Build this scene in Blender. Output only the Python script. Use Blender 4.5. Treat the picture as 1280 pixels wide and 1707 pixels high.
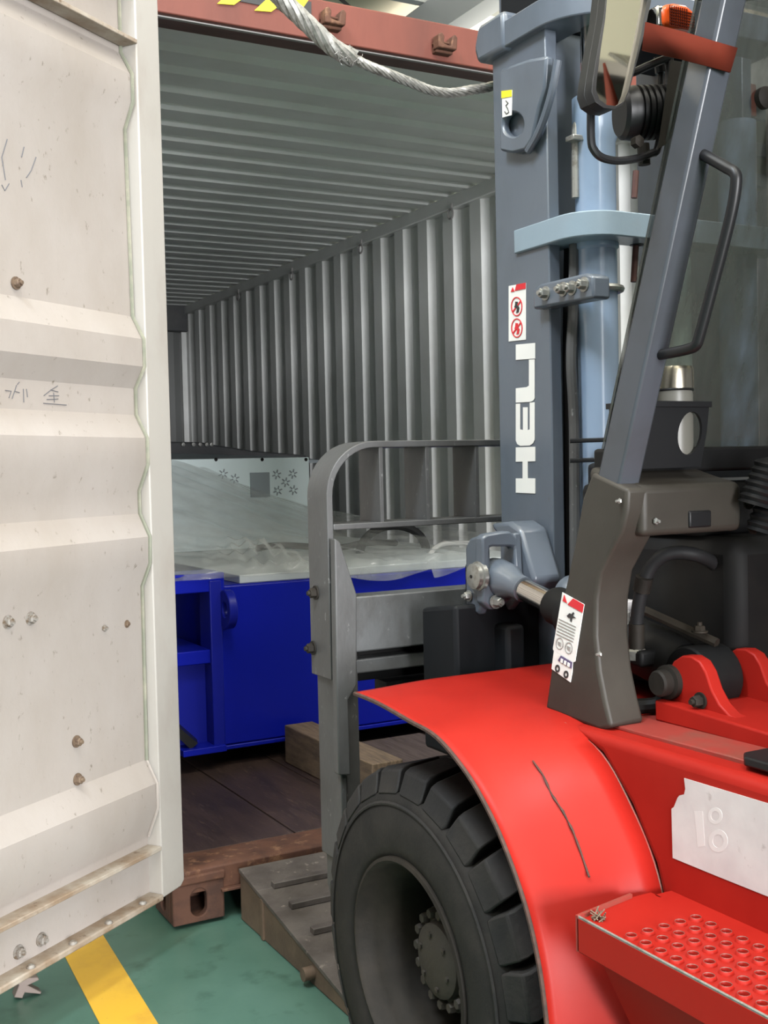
import bpy, bmesh, math, random
from math import sin, cos, tan, radians, degrees, pi, hypot, atan2, sqrt
from mathutils import Vector, Matrix
random.seed(7)
SC = bpy.context.scene
COL = SC.collection
for o in list(bpy.data.objects): bpy.data.objects.remove(o)

# ------------------------------------------------------------------ camera
F = 1900.0; PIT = radians(2.22); ROLL = radians(1.33); YAW = radians(28.57)
CAM = Vector((0, 0, 1.36))
fw = Vector((sin(YAW)*cos(PIT), cos(YAW)*cos(PIT), -sin(PIT)))
rt = Vector((cos(YAW), -sin(YAW), 0)); dn = fw.cross(rt)
R0 = cos(ROLL)*rt + sin(ROLL)*dn; D0 = -sin(ROLL)*rt + cos(ROLL)*dn
cd = bpy.data.cameras.new('camera'); cam = bpy.data.objects.new('camera', cd); COL.objects.link(cam)
cd.sensor_fit = 'VERTICAL'; cd.sensor_height = 36.0; cd.lens = F/1707*36.0; cd.clip_start = .05
M = Matrix((( R0.x, -D0.x, -fw.x, CAM.x), (R0.y, -D0.y, -fw.y, CAM.y), (R0.z, -D0.z, -fw.z, CAM.z), (0, 0, 0, 1)))
cam.matrix_world = M
SC.camera = cam

# ------------------------------------------------------------------ world and hall lamps
w = bpy.data.worlds.new('hall_world'); SC.world = w; w.use_nodes = True
bg = w.node_tree.nodes['Background']; bg.inputs[0].default_value = (.92, .96, 1.0, 1); bg.inputs[1].default_value = .21
SC.view_settings.view_transform = 'Standard'; SC.view_settings.look = 'None'
SC.view_settings.exposure = 0.0; SC.view_settings.gamma = 1.0; SC.view_settings.use_curve_mapping = False
def area(name, loc, size, power, col, target=None):
    l = bpy.data.lights.new(name, 'AREA'); l.shape = 'RECTANGLE'; l.size = size[0]; l.size_y = size[1]
    l.energy = power; l.color = col
    o = bpy.data.objects.new(name, l); COL.objects.link(o); o.location = loc
    if target: o.rotation_euler = (Vector(target) - Vector(loc)).to_track_quat('-Z', 'Y').to_euler()
    return o
# rows of lamps under the hall roof
for (x, y, p) in [(-3.2, -2.6, .7), (.6, -1.2, 1.0), (4.6, -1.2, .7), (-3.2, 4.2, .9), (6.6, 3.6, .6), (.6, -6, .8)]:
    area('hall_lamp', (x, y, 7.3), (.9, 1.8), 215*p, (1.0, .965, .90))
area('bay_lamp', (-1.3, 1.0, 5.6), (.8, 1.2), 230, (.78, .89, 1.0), (1.4, 2.1, 1.8))
for (x, y) in ((5, 9), (11, 14), (0, 2)):
    o = area('roof_fill', (x, y, 6.4), (3, 3), 330, (1.0, .96, .86)); o.rotation_euler = (pi, 0, 0)  # unseen upward lights added to brighten the roof sheets
# unseen area light added behind the camera to brighten the container interior
area('interior_fill', (.2, -11.0, 2.2), (5.0, 4.2), 3700, (.98, .98, 1.0), (1.2, 5, 1.6))

# ------------------------------------------------------------------ helpers
AX = {'x': 0, 'y': 1, 'z': 2}
def B(px, py, ax, val):
    """point of the place seen at a given spot of the survey photograph, on the plane ax = val"""
    d = fw + R0*((px-640)/F) + D0*((py-853.5)/F)
    t = (val - CAM[AX[ax]])/d[AX[ax]]
    return CAM + d*t

def ax3(axis, u, v, a):
    if axis == 'x': return (a, u, v)
    if axis == 'y': return (u, a, v)
    return (u, v, a)

class MB:
    def __init__(s): s.v = []; s.f = []
    def add(s, vs, fs):
        b = len(s.v); s.v += [tuple(p) for p in vs]; s.f += [tuple(i+b for i in f) for f in fs]; return s
    def box(s, x0, x1, y0, y1, z0, z1):
        return s.hexa([(x0,y0,z0),(x1,y0,z0),(x1,y1,z0),(x0,y1,z0),(x0,y0,z1),(x1,y0,z1),(x1,y1,z1),(x0,y1,z1)])
    def hexa(s, p):
        return s.add(p, [(3,2,1,0),(4,5,6,7),(0,1,5,4),(1,2,6,5),(2,3,7,6),(3,0,4,7)])
    def prism(s, poly, axis, a, b):
        n = len(poly)
        vs = [ax3(axis, u, v, a) for u, v in poly] + [ax3(axis, u, v, b) for u, v in poly]
        return s.add(vs, [tuple(range(n))[::-1], tuple(range(n, 2*n))] + [(i, (i+1) % n, n+(i+1) % n, n+i) for i in range(n)])
    def ring(s, outer, inner, axis, a, b):
        n = len(outer)
        vs = [ax3(axis, u, v, a) for u, v in outer] + [ax3(axis, u, v, a) for u, v in inner] + \
             [ax3(axis, u, v, b) for u, v in outer] + [ax3(axis, u, v, b) for u, v in inner]
        fs = []
        for i in range(n):
            j = (i+1) % n
            fs += [(i, j, n+j, n+i), (2*n+i, 3*n+i, 3*n+j, 2*n+j), (i, 2*n+i, 2*n+j, j), (n+i, n+j, 3*n+j, 3*n+i)]
        return s.add(vs, fs)
    def tube(s, path, r, seg=10, closed=False, twist=0):
        P = [Vector(p) for p in path]; n = len(P)
        rs = r if isinstance(r, (list, tuple)) else [r]*n
        vs = []; up = None
        for i in range(n):
            a = P[(i-1) % n] if (closed or i > 0) else P[i]; b = P[(i+1) % n] if (closed or i < n-1) else P[i]
            t = (b-a).normalized()
            if up is None:
                up = Vector((0, 0, 1)) if abs(t.z) < .9 else Vector((1, 0, 0))
            up = (up - t*up.dot(t)).normalized(); sd = t.cross(up)
            for k in range(seg):
                an = 2*pi*k/seg + twist*i
                vs.append(P[i] + (up*cos(an) + sd*sin(an))*rs[i])
        fs = []
        m = n if closed else n-1
        for i in range(m):
            for k in range(seg):
                a = i*seg+k; b = i*seg+(k+1) % seg; c = ((i+1) % n)*seg+(k+1) % seg; d = ((i+1) % n)*seg+k
                fs.append((a, b, c, d))
        if not closed: fs += [tuple(range(seg))[::-1], tuple(range((n-1)*seg, n*seg))]
        return s.add(vs, fs)
    def lathe(s, org, axis, prof, seg=32, closed=False):
        """prof: (radius, distance along axis)"""
        o = Vector(org); t = Vector(axis).normalized()
        u = Vector((0, 0, 1)) if abs(t.z) < .9 else Vector((1, 0, 0))
        u = (u - t*u.dot(t)).normalized(); v = t.cross(u)
        vs = []
        for r, h in prof:
            for k in range(seg):
                an = 2*pi*k/seg; vs.append(o + t*h + (u*cos(an)+v*sin(an))*max(r, 1e-5))
        fs = []; n = len(prof)
        for i in range(n if closed else n-1):
            for k in range(seg):
                fs.append((i*seg+k, i*seg+(k+1) % seg, ((i+1) % n)*seg+(k+1) % seg, ((i+1) % n)*seg+k))
        return s.add(vs, fs)
    def loft(s, curves, thick=None):
        n = len(curves[0]); vs = [p for c in curves for p in c]
        fs = [(i*n+j, i*n+j+1, (i+1)*n+j+1, (i+1)*n+j) for i in range(len(curves)-1) for j in range(n-1)]
        return s.add(vs, fs)
    def mesh(s, name, mat=None, angle=35, weld=False):
        me = bpy.data.meshes.new(name); me.from_pydata(s.v, [], s.f)
        bm = bmesh.new(); bm.from_mesh(me)
        if weld: bmesh.ops.remove_doubles(bm, verts=bm.verts, dist=1e-5)
        bmesh.ops.recalc_face_normals(bm, faces=bm.faces); bm.to_mesh(me); bm.free()
        for p in me.polygons: p.use_smooth = True
        me.set_sharp_from_angle(angle=radians(angle))
        if mat: me.materials.append(mat)
        return me
    def build(s, name, mat, parent=None, bevel=0, angle=35, weld=False, solid=0, seg=2):
        o = bpy.data.objects.new(name, s.mesh(name, mat, angle, weld)); COL.objects.link(o)
        if solid:
            m = o.modifiers.new('thickness', 'SOLIDIFY'); m.thickness = solid; m.offset = 0
        if bevel:
            m = o.modifiers.new('bevel', 'BEVEL'); m.width = bevel; m.segments = seg; m.limit_method = 'ANGLE'; m.angle_limit = radians(40)
            m.harden_normals = False
        if parent: par(o, parent)
        return o

def origin(o):
    p = Vector((0, 0, 0))
    while o is not None: p = p + o.location; o = o.parent
    return p
def par(o, parent):
    o.parent = parent; o.matrix_parent_inverse = Matrix.Translation(-origin_w(parent))
def origin_w(o):
    return Vector(o.get('_ow', (0, 0, 0)))
def empty(name, loc):
    e = bpy.data.objects.new(name, None); COL.objects.link(e); e.location = loc; e['_ow'] = tuple(loc); e.empty_display_size = .1
    return e
def tag(o, label=None, cat=None, group=None, kind=None):
    if label: o['label'] = label
    if cat: o['category'] = cat
    if group: o['group'] = group
    if kind: o['kind'] = kind
    return o
def inst(name, mesh, loc, parent, rot=None):
    o = bpy.data.objects.new(name, mesh); COL.objects.link(o); o.location = loc
    if rot is not None: o.rotation_euler = rot
    if parent: par(o, parent)
    return o
def circle(cx, cy, rx, ry=None, n=24, a0=0):
    ry = rx if ry is None else ry
    return [(cx+rx*cos(a0+2*pi*i/n), cy+ry*sin(a0+2*pi*i/n)) for i in range(n)]
def rectloop(x0, x1, y0, y1, n=24):
    """rectangle sampled at the same angles as circle(), corners kept"""
    cx, cy = (x0+x1)/2, (y0+y1)/2; hx, hy = (x1-x0)/2, (y1-y0)/2; out = []
    for i in range(n):
        a = 2*pi*i/n; c, s_ = cos(a), sin(a); k = min(hx/abs(c) if abs(c) > 1e-6 else 1e9, hy/abs(s_) if abs(s_) > 1e-6 else 1e9)
        out.append([cx+c*k, cy+s_*k])
    for (qx, qy) in ((x0, y0), (x1, y0), (x1, y1), (x0, y1)):
        j = min(range(n), key=lambda i: hypot(out[i][0]-qx, out[i][1]-qy)); out[j] = [qx, qy]
    return [tuple(p) for p in out]
def arc(cx, cy, r, a0, a1, n=10):
    return [(cx+r*cos(a0+(a1-a0)*i/(n-1)), cy+r*sin(a0+(a1-a0)*i/(n-1))) for i in range(n)]
def smoothpath(pts, n=8):
    P = [Vector(p) for p in pts]; out = []
    for i in range(len(P)-1):
        a = P[max(i-1, 0)]; b = P[i]; c = P[i+1]; d = P[min(i+2, len(P)-1)]
        for k in range(n):
            t = k/n
            out.append(.5*((2*b)+(c-a)*t+(2*a-5*b+4*c-d)*t*t+(3*b-a-3*c+d)*t**3))
    out.append(P[-1]); return out
def bolt_mesh(name, mat, r=.012, h=.012, washer=True, axis=(1, 0, 0)):
    m = MB()
    if washer: m.lathe((0, 0, 0), axis, [(0, 0), (r*1.45, 0), (r*1.45, .003), (0, .003)], 16)
    m.lathe((0, 0, 0), axis, [(0, .003), (r, .003), (r, h), (r*.85, h+.002), (0, h+.002)], 6)
    m.lathe((0, 0, 0), axis, [(0, h), (r*.5, h), (r*.45, h+.008), (0, h+.008)], 10)
    return m.mesh(name, mat)

# ------------------------------------------------------------------ materials
MATS = {}
def mat(name, col, rough=.5, metal=0.0, col2=None, scale=6.0, lo=.45, hi=.7, stretch=(1, 1, 1), bump=0.0, bscale=60.0,
        col3=None, scale3=25.0, lo3=.58, hi3=.66, spec=.5, rough2=None, coat=0.0):
    if name in MATS: return MATS[name]
    m = bpy.data.materials.new(name); m.use_nodes = True; nt = m.node_tree; N = nt.nodes; L = nt.links
    b = N['Principled BSDF']
    b.inputs['Base Color'].default_value = (*col, 1); b.inputs['Roughness'].default_value = rough; b.inputs['Metallic'].default_value = metal
    b.inputs['Specular IOR Level'].default_value = spec; b.inputs['Coat Weight'].default_value = coat
    tc = N.new('ShaderNodeNewGeometry'); mp = N.new('ShaderNodeMapping'); mp.inputs['Scale'].default_value = stretch
    L.new(tc.outputs['Position'], mp.inputs['Vector'])
    last = None
    def noise(sc, det=6, ro=.6):
        n = N.new('ShaderNodeTexNoise'); n.inputs['Scale'].default_value = sc; n.inputs['Detail'].default_value = det; n.inputs['Roughness'].default_value = ro
        L.new(mp.outputs['Vector'], n.inputs['Vector']); return n
    def rng(src, a, c):
        r = N.new('ShaderNodeMapRange'); r.inputs['From Min'].default_value = a; r.inputs['From Max'].default_value = c
        L.new(src, r.inputs['Value']); return r.outputs['Result']
    for (c2, sc, a, c) in ((col2, scale, lo, hi), (col3, scale3, lo3, hi3)):
        if c2 is None: continue
        f = rng(noise(sc).outputs['Fac'], a, c)
        x = N.new('ShaderNodeMix'); x.data_type = 'RGBA'; L.new(f, x.inputs['Factor'])
        if last: L.new(last, x.inputs['A'])
        else: x.inputs['A'].default_value = (*col, 1)
        x.inputs['B'].default_value = (*c2, 1); last = x.outputs['Result']
        if rough2 is not None and c2 is col2:
            q = N.new('ShaderNodeMapRange'); q.inputs['To Min'].default_value = rough; q.inputs['To Max'].default_value = rough2
            L.new(f, q.inputs['Value']); L.new(q.outputs['Result'], b.inputs['Roughness'])
    if last: L.new(last, b.inputs['Base Color'])
    if bump:
        bp = N.new('ShaderNodeBump'); bp.inputs['Strength'].default_value = bump; bp.inputs['Distance'].default_value = .004
        L.new(noise(bscale, 4).outputs['Fac'], bp.inputs['Height']); L.new(bp.outputs['Normal'], b.inputs['Normal'])
    MATS[name] = m; return m

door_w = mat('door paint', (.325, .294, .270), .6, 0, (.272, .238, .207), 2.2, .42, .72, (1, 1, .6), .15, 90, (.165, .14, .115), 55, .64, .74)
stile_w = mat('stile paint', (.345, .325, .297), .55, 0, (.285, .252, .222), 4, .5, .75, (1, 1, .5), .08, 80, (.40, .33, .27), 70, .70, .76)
gask = mat('gasket rubber', (.17, .178, .135), .6, 0, (.27, .26, .2), 12, .45, .7)
inner = mat('interior grey paint', (.75, .765, .745), .42, 0, (.68, .69, .665), 3, .42, .7, (1, 1, 1), .05, 50, (.20, .19, .17), 40, .72, .78)
hdr = mat('header red oxide', (.155, .040, .025), .65, 0, (.105, .028, .018), 3.5, .42, .68, (1, 1, .25), .1, 60, (.12, .045, .03), 18, .64, .72)
rust = mat('rusty steel', (.105, .042, .022), .8, .0, (.055, .022, .013), 9, .4, .65, (1, 1, 1), .35, 70, (.19, .095, .05), 22, .56, .68)
rustd = mat('dark rust brown', (.10, .042, .034), .7, 0, (.065, .027, .022), 8, .45, .7)
casting_m = mat('casting rust', (.085, .036, .021), .85, 0, (.05, .022, .014), 14, .42, .65, (1, 1, 1), .4, 90)
wood = mat('floor wood', (.050, .029, .023), .6, 0, (.026, .015, .013), 7, .38, .66, (3, .5, 1), .4, 45, (.095, .06, .045), 26, .58, .72)
blue = mat('blue gloss paint', (.004, .010, .30), .30, 0, None, spec=.25)
blued = mat('blue satin paint', (.004, .009, .24), .38, spec=.3)
white_sheet = mat('cabinet white', (.80, .91, .92), .4)
vent = mat('vent grey', (.30, .34, .36), .5)
timber = mat('timber', (.19, .13, .08), .8, 0, (.10, .07, .046), 10, .4, .65, (8, .8, 4), .3, 40)
timber_l = mat('pale timber', (.44, .31, .19), .8, 0, (.30, .20, .12), 10, .4, .65, (8, .8, 4), .3, 40)
timber_d = mat('dark timber', (.10, .07, .055), .85, 0, (.06, .04, .03), 10, .4, .65, (8, .8, 4), .3, 40)
mast_m = mat('mast blue-grey paint', (.105, .125, .155), .30, .0, (.075, .088, .106), 3.5, .45, .75, (1, 1, .5), .05, 60, (.10, .095, .09), 30, .70, .8, spec=.7)
band_m = mat('tie beam paint', (.24, .31, .37), .35, 0, (.24, .29, .33), 12, .5, .75, bump=.08, bscale=90)
carr_m = mat('carriage grey paint', (.080, .081, .082), .45, 0, (.05, .048, .046), 5, .42, .7, (1, 1, .6), .15, 70, (.24, .24, .24), 60, .64, .74)
carr_w = mat('worn bar steel', (.10, .104, .107), .4, .1, (.06, .059, .057), 9, .4, .66, (1, 1, .7), .2, 60, (.22, .22, .22), 45, .66, .74)
pil_m = mat('pillar grey paint', (.060, .066, .079), .35, 0, (.044, .047, .051), 6, .45, .75, spec=.6)
pil_d = mat('pillar cover plastic', (.046, .041, .034), .5, 0, (.033, .029, .024), 5, .4, .7, bump=.05, bscale=140, spec=.3)
cyl_m = mat('cylinder paint', (.25, .33, .45), .22, .0, (.20, .26, .35), 4, .5, .8, spec=.8)
dark = mat('dark machinery', (.007, .007, .0075), .6, 0, (.014, .013, .012), 6, .45, .7, spec=.2)
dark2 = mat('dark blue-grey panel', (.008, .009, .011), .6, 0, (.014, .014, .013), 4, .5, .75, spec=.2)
rubber = mat('tyre rubber', (.018, .017, .016), .72, 0, (.034, .030, .027), 7, .45, .72, (1, 1, 1), .25, 80, spec=.2)
tread_m = mat('tread rubber', (.021, .020, .020), .66, 0, (.036, .032, .029), 10, .45, .7, (1, 1, 1), .3, 90, spec=.25)
rim_m = mat('rim dirty steel', (.016, .0135, .011), .65, .1, (.032, .026, .02), 7, .45, .7, (1, 1, 1), .2, 60, spec=.25)
hub_m = mat('hub dusty steel', (.045, .037, .029), .7, .1, (.05, .042, .036), 16, .45, .7, (1, 1, 1), .3, 70)
red = mat('forklift red paint', (.335, .0155, .010), .42, 0, (.26, .010, .007), 2.5, .45, .75, (1, 1, 1), .03, 60, (.16, .06, .035), 26, .72, .78, spec=.16)
red_d = mat('dusty deck red', (.27, .034, .025), .55, 0, (.14, .07, .05), 5, .45, .66, (1, 1, 1), .1, 60, (.14, .075, .05), 16, .6, .72)
red_e = mat('worn fender edge', (.075, .035, .025), .8, 0, (.04, .024, .018), 60, .4, .6, bump=.3)
steel = mat('zinc steel', (.36, .36, .34), .38, .7, (.22, .21, .18), 60, .5, .7)
boltm = mat('painted bolt', (.24, .225, .205), .55, .1, (.12, .085, .055), 90, .45, .65)
brownbolt = mat('rusty bolt', (.15, .105, .07), .7, .1, (.08, .05, .034), 90, .45, .65)
chrome = mat('polished rod', (.60, .58, .54), .15, 1.0)
black = mat('black plastic', (.010, .010, .011), .42, spec=.35)
hosem = mat('hose rubber', (.016, .016, .017), .6, spec=.25)
ramp_m = mat('ramp steel', (.11, .092, .08), .6, .15, (.06, .048, .04), 8, .4, .65, (1, 1, 1), .35, 70, (.26, .22, .19), 35, .62, .72)
ramp_s = mat('ramp side steel', (.15, .10, .065), .7, .1, (.09, .06, .04), 6, .4, .65, (1, 1, 1), .2, 60)
floor_m = mat('green epoxy', (.052, .118, .088), .34, 0, (.08, .158, .122), 1.3, .4, .65, (1, 1, 1), .04, 30, (.034, .078, .056), 9, .56, .72)
yel = mat('yellow floor paint', (.62, .36, .03), .45, 0, (.48, .26, .03), 5, .45, .7, (1, 1, 1), .05, 50, (.12, .13, .07), 38, .69, .72)
cream = mat('roof cream', (.80, .74, .60), .6)
purl = mat('purlin steel', (.42, .44, .45), .5, .2)
wire_m = mat('rope steel', (.27, .265, .245), .42, .5, (.15, .145, .13), 60, .45, .65)
amber = mat('amber lens', (.72, .085, .008), .25, 0, None)
strap_m = mat('red-brown strap', (.10, .017, .009), .95, spec=.1)
sticker = mat('sticker white', (.80, .79, .76), .4)
sticker_g = mat('sticker grimy white', (.60, .57, .56), .5, 0, (.50, .46, .46), 9, .4, .7, (1, 1, 1), 0, 60, (.36, .32, .31), 30, .66, .74)
ink_r = mat('ink red', (.62, .02, .03), .4)
ink_k = mat('ink black', (.03, .03, .03), .5)
ink_g = mat('ink grey', (.28, .27, .26), .6)
ink_y = mat('ink yellow', (.85, .68, .03), .4)
marker = mat('marker grey', (.11, .11, .12), .8)
mint = mat('mint steel', (.58, .78, .69), .35)
rim_worn = mat('worn rim steel', (.20, .16, .14), .5, .3)
faded = mat('faded print', (.63, .60, .59), .5)
end_m = mat('end wall darkened grey', (.17, .175, .17), .6)  # interior grey darkened so the far end stays dim under the fill light
ledge_m = mat('dirty ledge paint', (.34, .30, .25), .6, 0, (.21, .15, .10), 9, .38, .62, (1, 1, 1), .2, 80, (.12, .075, .045), 30, .62, .72)
machine_grey = mat('machine dark grey', (.055, .057, .060), .5, 0, (.085, .085, .085), 4, .45, .7)
tabletop = mat('machine top pale', (.56, .60, .60), .4)

def glassy(name, col, trans, rough=.08, noise_amt=0.0, nscale=(14, 14, 1.3)):
    m = bpy.data.materials.new(name); m.use_nodes = True; nt = m.node_tree; N = nt.nodes; L = nt.links
    b = N['Principled BSDF']; b.inputs['Base Color'].default_value = (*col, 1); b.inputs['Roughness'].default_value = rough
    t = N.new('ShaderNodeBsdfTransparent'); mx = N.new('ShaderNodeMixShader'); mx.inputs[0].default_value = 1-trans
    if noise_amt:
        g = N.new('ShaderNodeNewGeometry'); mp = N.new('ShaderNodeMapping'); mp.inputs['Scale'].default_value = nscale
        n = N.new('ShaderNodeTexNoise'); n.inputs['Scale'].default_value = 3; n.inputs['Detail'].default_value = 7
        r = N.new('ShaderNodeMapRange'); r.inputs['From Min'].default_value = .3; r.inputs['From Max'].default_value = .7
        r.inputs['To Min'].default_value = 1-trans-noise_amt; r.inputs['To Max'].default_value = 1-trans+noise_amt
        L.new(g.outputs['Position'], mp.inputs['Vector']); L.new(mp.outputs['Vector'], n.inputs['Vector'])
        L.new(n.outputs['Fac'], r.inputs['Value']); L.new(r.outputs['Result'], mx.inputs[0])
    L.new(t.outputs[0], mx.inputs[1]); L.new(b.outputs[0], mx.inputs[2]); L.new(mx.outputs[0], N['Material Output'].inputs['Surface'])
    return m
film = glassy('plastic film', (.50, .51, .485), .66, .14, .14, (2.2, 2.2, 2.2))
pane_m = glassy('dirty windscreen', (.062, .067, .057), .36, .4, .15)
mirror_m = mat('mirror glass', (.62, .58, .50), .06, 1.0)

# ------------------------------------------------------------------ hall: floor, roof
m = MB(); m.box(-14, 22, -12, 26, -.2, 0)
tag(m.build('floor', floor_m), 'green painted epoxy workshop floor with scuffs', kind='structure')
a = B(108, 1590, 'z', .001); b_ = B(250, 1707, 'z', .001); c = B(165, 1562, 'z', .001)
m = MB()
p0 = B(108, 1595, 'z', 0); p1 = B(172, 1558, 'z', 0); p2 = B(262, 1707, 'z', 0); p3 = B(166, 1707, 'z', 0)
d1 = (p2-p1); d0 = (p3-p0)
m.hexa([(*(p3+d0*1.5).xy, 0), (*(p2+d0*1.5).xy, 0), (*(p1-d0*1.6).xy, 0), (*(p0-d0*1.6).xy, 0),
        (*(p3+d0*1.5).xy, .002), (*(p2+d0*1.5).xy, .002), (*(p1-d0*1.6).xy, .002), (*(p0-d0*1.6).xy, .002)])
tag(m.build('trim_1', yel), 'worn yellow lane line painted on the green floor', kind='structure')
m = MB(); m.box(-14, 22, -12, 26, 8.0, 8.1)
roof = tag(m.build('ceiling', cream), 'cream sheet roof of the workshop hall', kind='structure')
for i in range(9):
    y = 6+i*1.9
    mm = MB(); mm.box(-4, 22, y, y+.14, 7.72, 8.0); mm.build('purlin', purl, roof)
mm = MB(); mm.box(8.2, 8.55, 5, 26, 7.2, 7.7); mm.build('rafter', purl, roof)
mm = MB(); mm.box(14.2, 14.55, 5, 26, 7.2, 7.7); mm.build('rafter', purl, roof)
for i, (x0, y0, x1, y1) in enumerate([(6, 9, 14, 17), (14, 9, 6, 17), (9, 8, 15, 15), (4, 10, 16, 13), (5, 12, 15, 20), (15, 11, 5, 20), (8, 6, 11, 20)]):
    mm = MB(); mm.tube([(x0, y0, 7.5), (x1, y1, 7.5)], .025, 6); mm.build('tie_rod', dark, roof)

# ------------------------------------------------------------------ shipping container
XL, XR, YR, YE, ZF, ZC = 1.02, 3.46, 3.24, 9.92, .17, 2.85
cont = empty('shipping_container', (2.24, YR, 0))
tag(cont, 'open grey-white shipping container with rusty red header and swung-out corrugated door', 'container')
# floor boards
fl = MB(); fl.box(1.07, 3.41, 3.4, YE, .10, .145); fl = fl.build('floor_base', rustd, cont)
xs = [1.08, 1.492, 1.80, 2.10, 2.40, 2.70, 3.0, 3.40]
for i in range(len(xs)-1):
    for (ya, yb) in ((3.402, 5.8), (5.803, YE)):
        dz = random.uniform(-.002, .002)
        mm = MB(); mm.box(xs[i]+.002, xs[i+1]-.003, ya, yb, .14, ZF+dz); mm.build('plank', wood, fl, bevel=.002)
# sill
mm = MB(); mm.prism([(3.24, .100), (3.24, .168), (3.25, .174), (3.40, .17), (3.40, .15), (3.26, .15), (3.26, .100)], 'x', XL+.03, XR-.03)
sill = mm.build('sill', rust, cont, bevel=.003)
mm = MB(); mm.box(1.17, 1.36, 3.222, 3.262, .092, .101); mm.build('sill_flange', rust, cont, bevel=.002)
mm = MB(); mm.box(1.36, 3.3, 3.24, 3.262, .09, .10); mm.build('sill_flange', rust, cont, bevel=.002)
# castings with oval holes
def casting(x0, x1, z0, z1, y0=3.237, y1=3.415):
    cz = (z0+z1)/2
    mm = MB(); n = 24
    def stad(cx, cz_, hw, hh): return [(cx+hw*cos(2*pi*i/n), cz_ + (hh-hw)*(1 if sin(2*pi*i/n) > 0 else -1)*(0 if abs(sin(2*pi*i/n)) < 1e-6 else 1) + hw*sin(2*pi*i/n)) for i in range(n)]
    mm.ring(rectloop(x0, x1, z0, z1), stad((x0+x1)/2, cz, .026, .042), 'y', y0, y0+.028)
    outer = rectloop(y0+.028, y1, z0, z1)
    inn = stad((y0+y1)/2+.01, cz, .024, .04)
    mm.ring(outer, inn, 'x', x0, x0+.02)
    mm.box(x0+.02, x1, y0+.028, y1, z1-.02, z1); mm.box(x0+.02, x1, y0+.028, y1, z0, z0+.015)
    mm.box(x0+.02, x1, y1-.01, y1, z0+.015, z1-.02); mm.box(x1-.012, x1, y0+.028, y1-.01, z0+.015, z1-.02)
    return mm.build('corner_casting', casting_m, cont, bevel=.004)
casting(1.02, 1.182, .012, .13); casting(3.298, 3.46, .012, .13)
mm = MB(); mm.box(1.012, 1.185, 3.23, 3.42, .13, .158); mm.build('corner_plate', rust, cont, bevel=.006)
for (x0, x1) in ((1.02, 1.05), (3.395, 3.46)):
    mm = MB(); mm.box(x0, x1, 3.28, 3.40, .15, 2.78); mm.build('corner_post', inner, cont, bevel=.006)
# header
mm = MB(); mm.prism([(3.24, 2.694), (3.24, 2.818), (3.30, 2.835), (3.52, 2.88), (3.52, 2.82), (3.32, 2.80), (3.30, 2.70), (3.262, 2.694)], 'x', XL, XR)
mm.build('header_beam', hdr, cont, bevel=.004)
mm = MB(); mm.prism([(3.262, 2.690), (3.262, 2.702), (3.285, 2.706), (3.285, 2.694)], 'x', XL, XR); mm.build('header_gasket_strip', ink_g, cont)
mm = MB(); mm.prism([(3.285, 2.695), (3.285, 2.80), (3.50, 2.84), (3.50, 2.752)], 'x', XL, XR)
mm.build('header_soffit', rustd, cont, bevel=.004)
for px, py in ((549, 37), (735, 78)):
    c = B(px, py, 'y', 3.235); x, z = c.x, c.z
    mm = MB(); mm.box(x-.032, x+.032, 3.212, 3.242, z-.028, z-.006)
    mm.prism([(x-.036, z-.02), (x-.036, z+.022), (x-.022, z+.03), (x-.012, z+.018), (x-.016, z-.005), (x+.012, z-.01), (x+.018, z+.02), (x+.028, z+.03), (x+.038, z+.02), (x+.034, z-.02)], 'y', 3.19, 3.228)
    mm.box(x-.034, x+.034, 3.205, 3.24, z+.0, z+.008)
    mm.build('cam_keeper', rust, cont, bevel=.004)
# hazard tape on the header
def hq(pts, mtl, name, parent, y): 
    mm = MB(); P = [B(px, py, 'y', y) for px, py in pts]; mm.prism([(p.x, p.z) for p in P], 'y', y, y+.002); return mm.build(name, mtl, parent)
ht = hq([(400, -16), (519, 3), (519, 26), (400, 2)], ink_k, 'hazard_tape', cont, 3.236)
for k in range(3):
    x = 360+k*62
    hq([(x+24, -14+k*11), (x+54, -9+k*11), (x+30, 11+k*11.5-(3 if k < 2 else 3)), (x+2, 6+k*11.5)] if k < 2 else [(492, -6), (514, 0), (501, 19), (480, 10)], ink_y, 'yellow_stripe', ht, 3.2345)
# roof sheet (corrugations run across)
mm = MB(); pts = []; y = 3.52
prof = []
while y < YE:
    prof += [(y, ZC), (y+.095, ZC), (y+.115, ZC+.022), (y+.19, ZC+.022)]; y += .21
mm.prism(prof + [(YE+.05, ZC+.022), (YE+.05, ZC+.05), (3.48, ZC+.05), (3.48, ZC)], 'x', XL+.02, XR-.02)
mm.build('roof_sheet', inner, cont, angle=20)
# side walls: trapezoid corrugation
def wall(x_in, sgn, name):
    prof = []; y = 3.42 + .018
    while y < YE-.02:
        prof += [(y, 0), (y+.104, 0), (y+.139, 1), (y+.243, 1)]; y += .278
    P = [(x_in + sgn*.036*d, yy) for yy, d in prof]
    P = P + [(x_in+sgn*.05, P[-1][1]), (x_in+sgn*.05, P[0][1])]
    mm = MB(); mm.prism(P, 'z', .15, 2.78); return mm.build(name, inner, cont, angle=20)
wall(3.405, 1, 'side_wall'); wall(1.075, -1, 'side_wall')
for (x0, x1) in ((3.385, 3.45), (1.03, 1.09)):
    mm = MB(); mm.box(x0, x1, 3.42, YE, 2.775, ZC); mm.build('top_side_rail', inner, cont, bevel=.006)
    mm = MB(); mm.box(x0, x1, 3.42, YE, .10, .2); mm.build('bottom_side_rail', inner, cont, bevel=.006)
for (x0, x1) in ((1.03, 1.12), (3.36, 3.45)):
    mm = MB(); mm.box(x0, x1, YE-.02, YE+.06, .15, 2.8); mm.build('end_corner_post', inner, cont)
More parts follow.
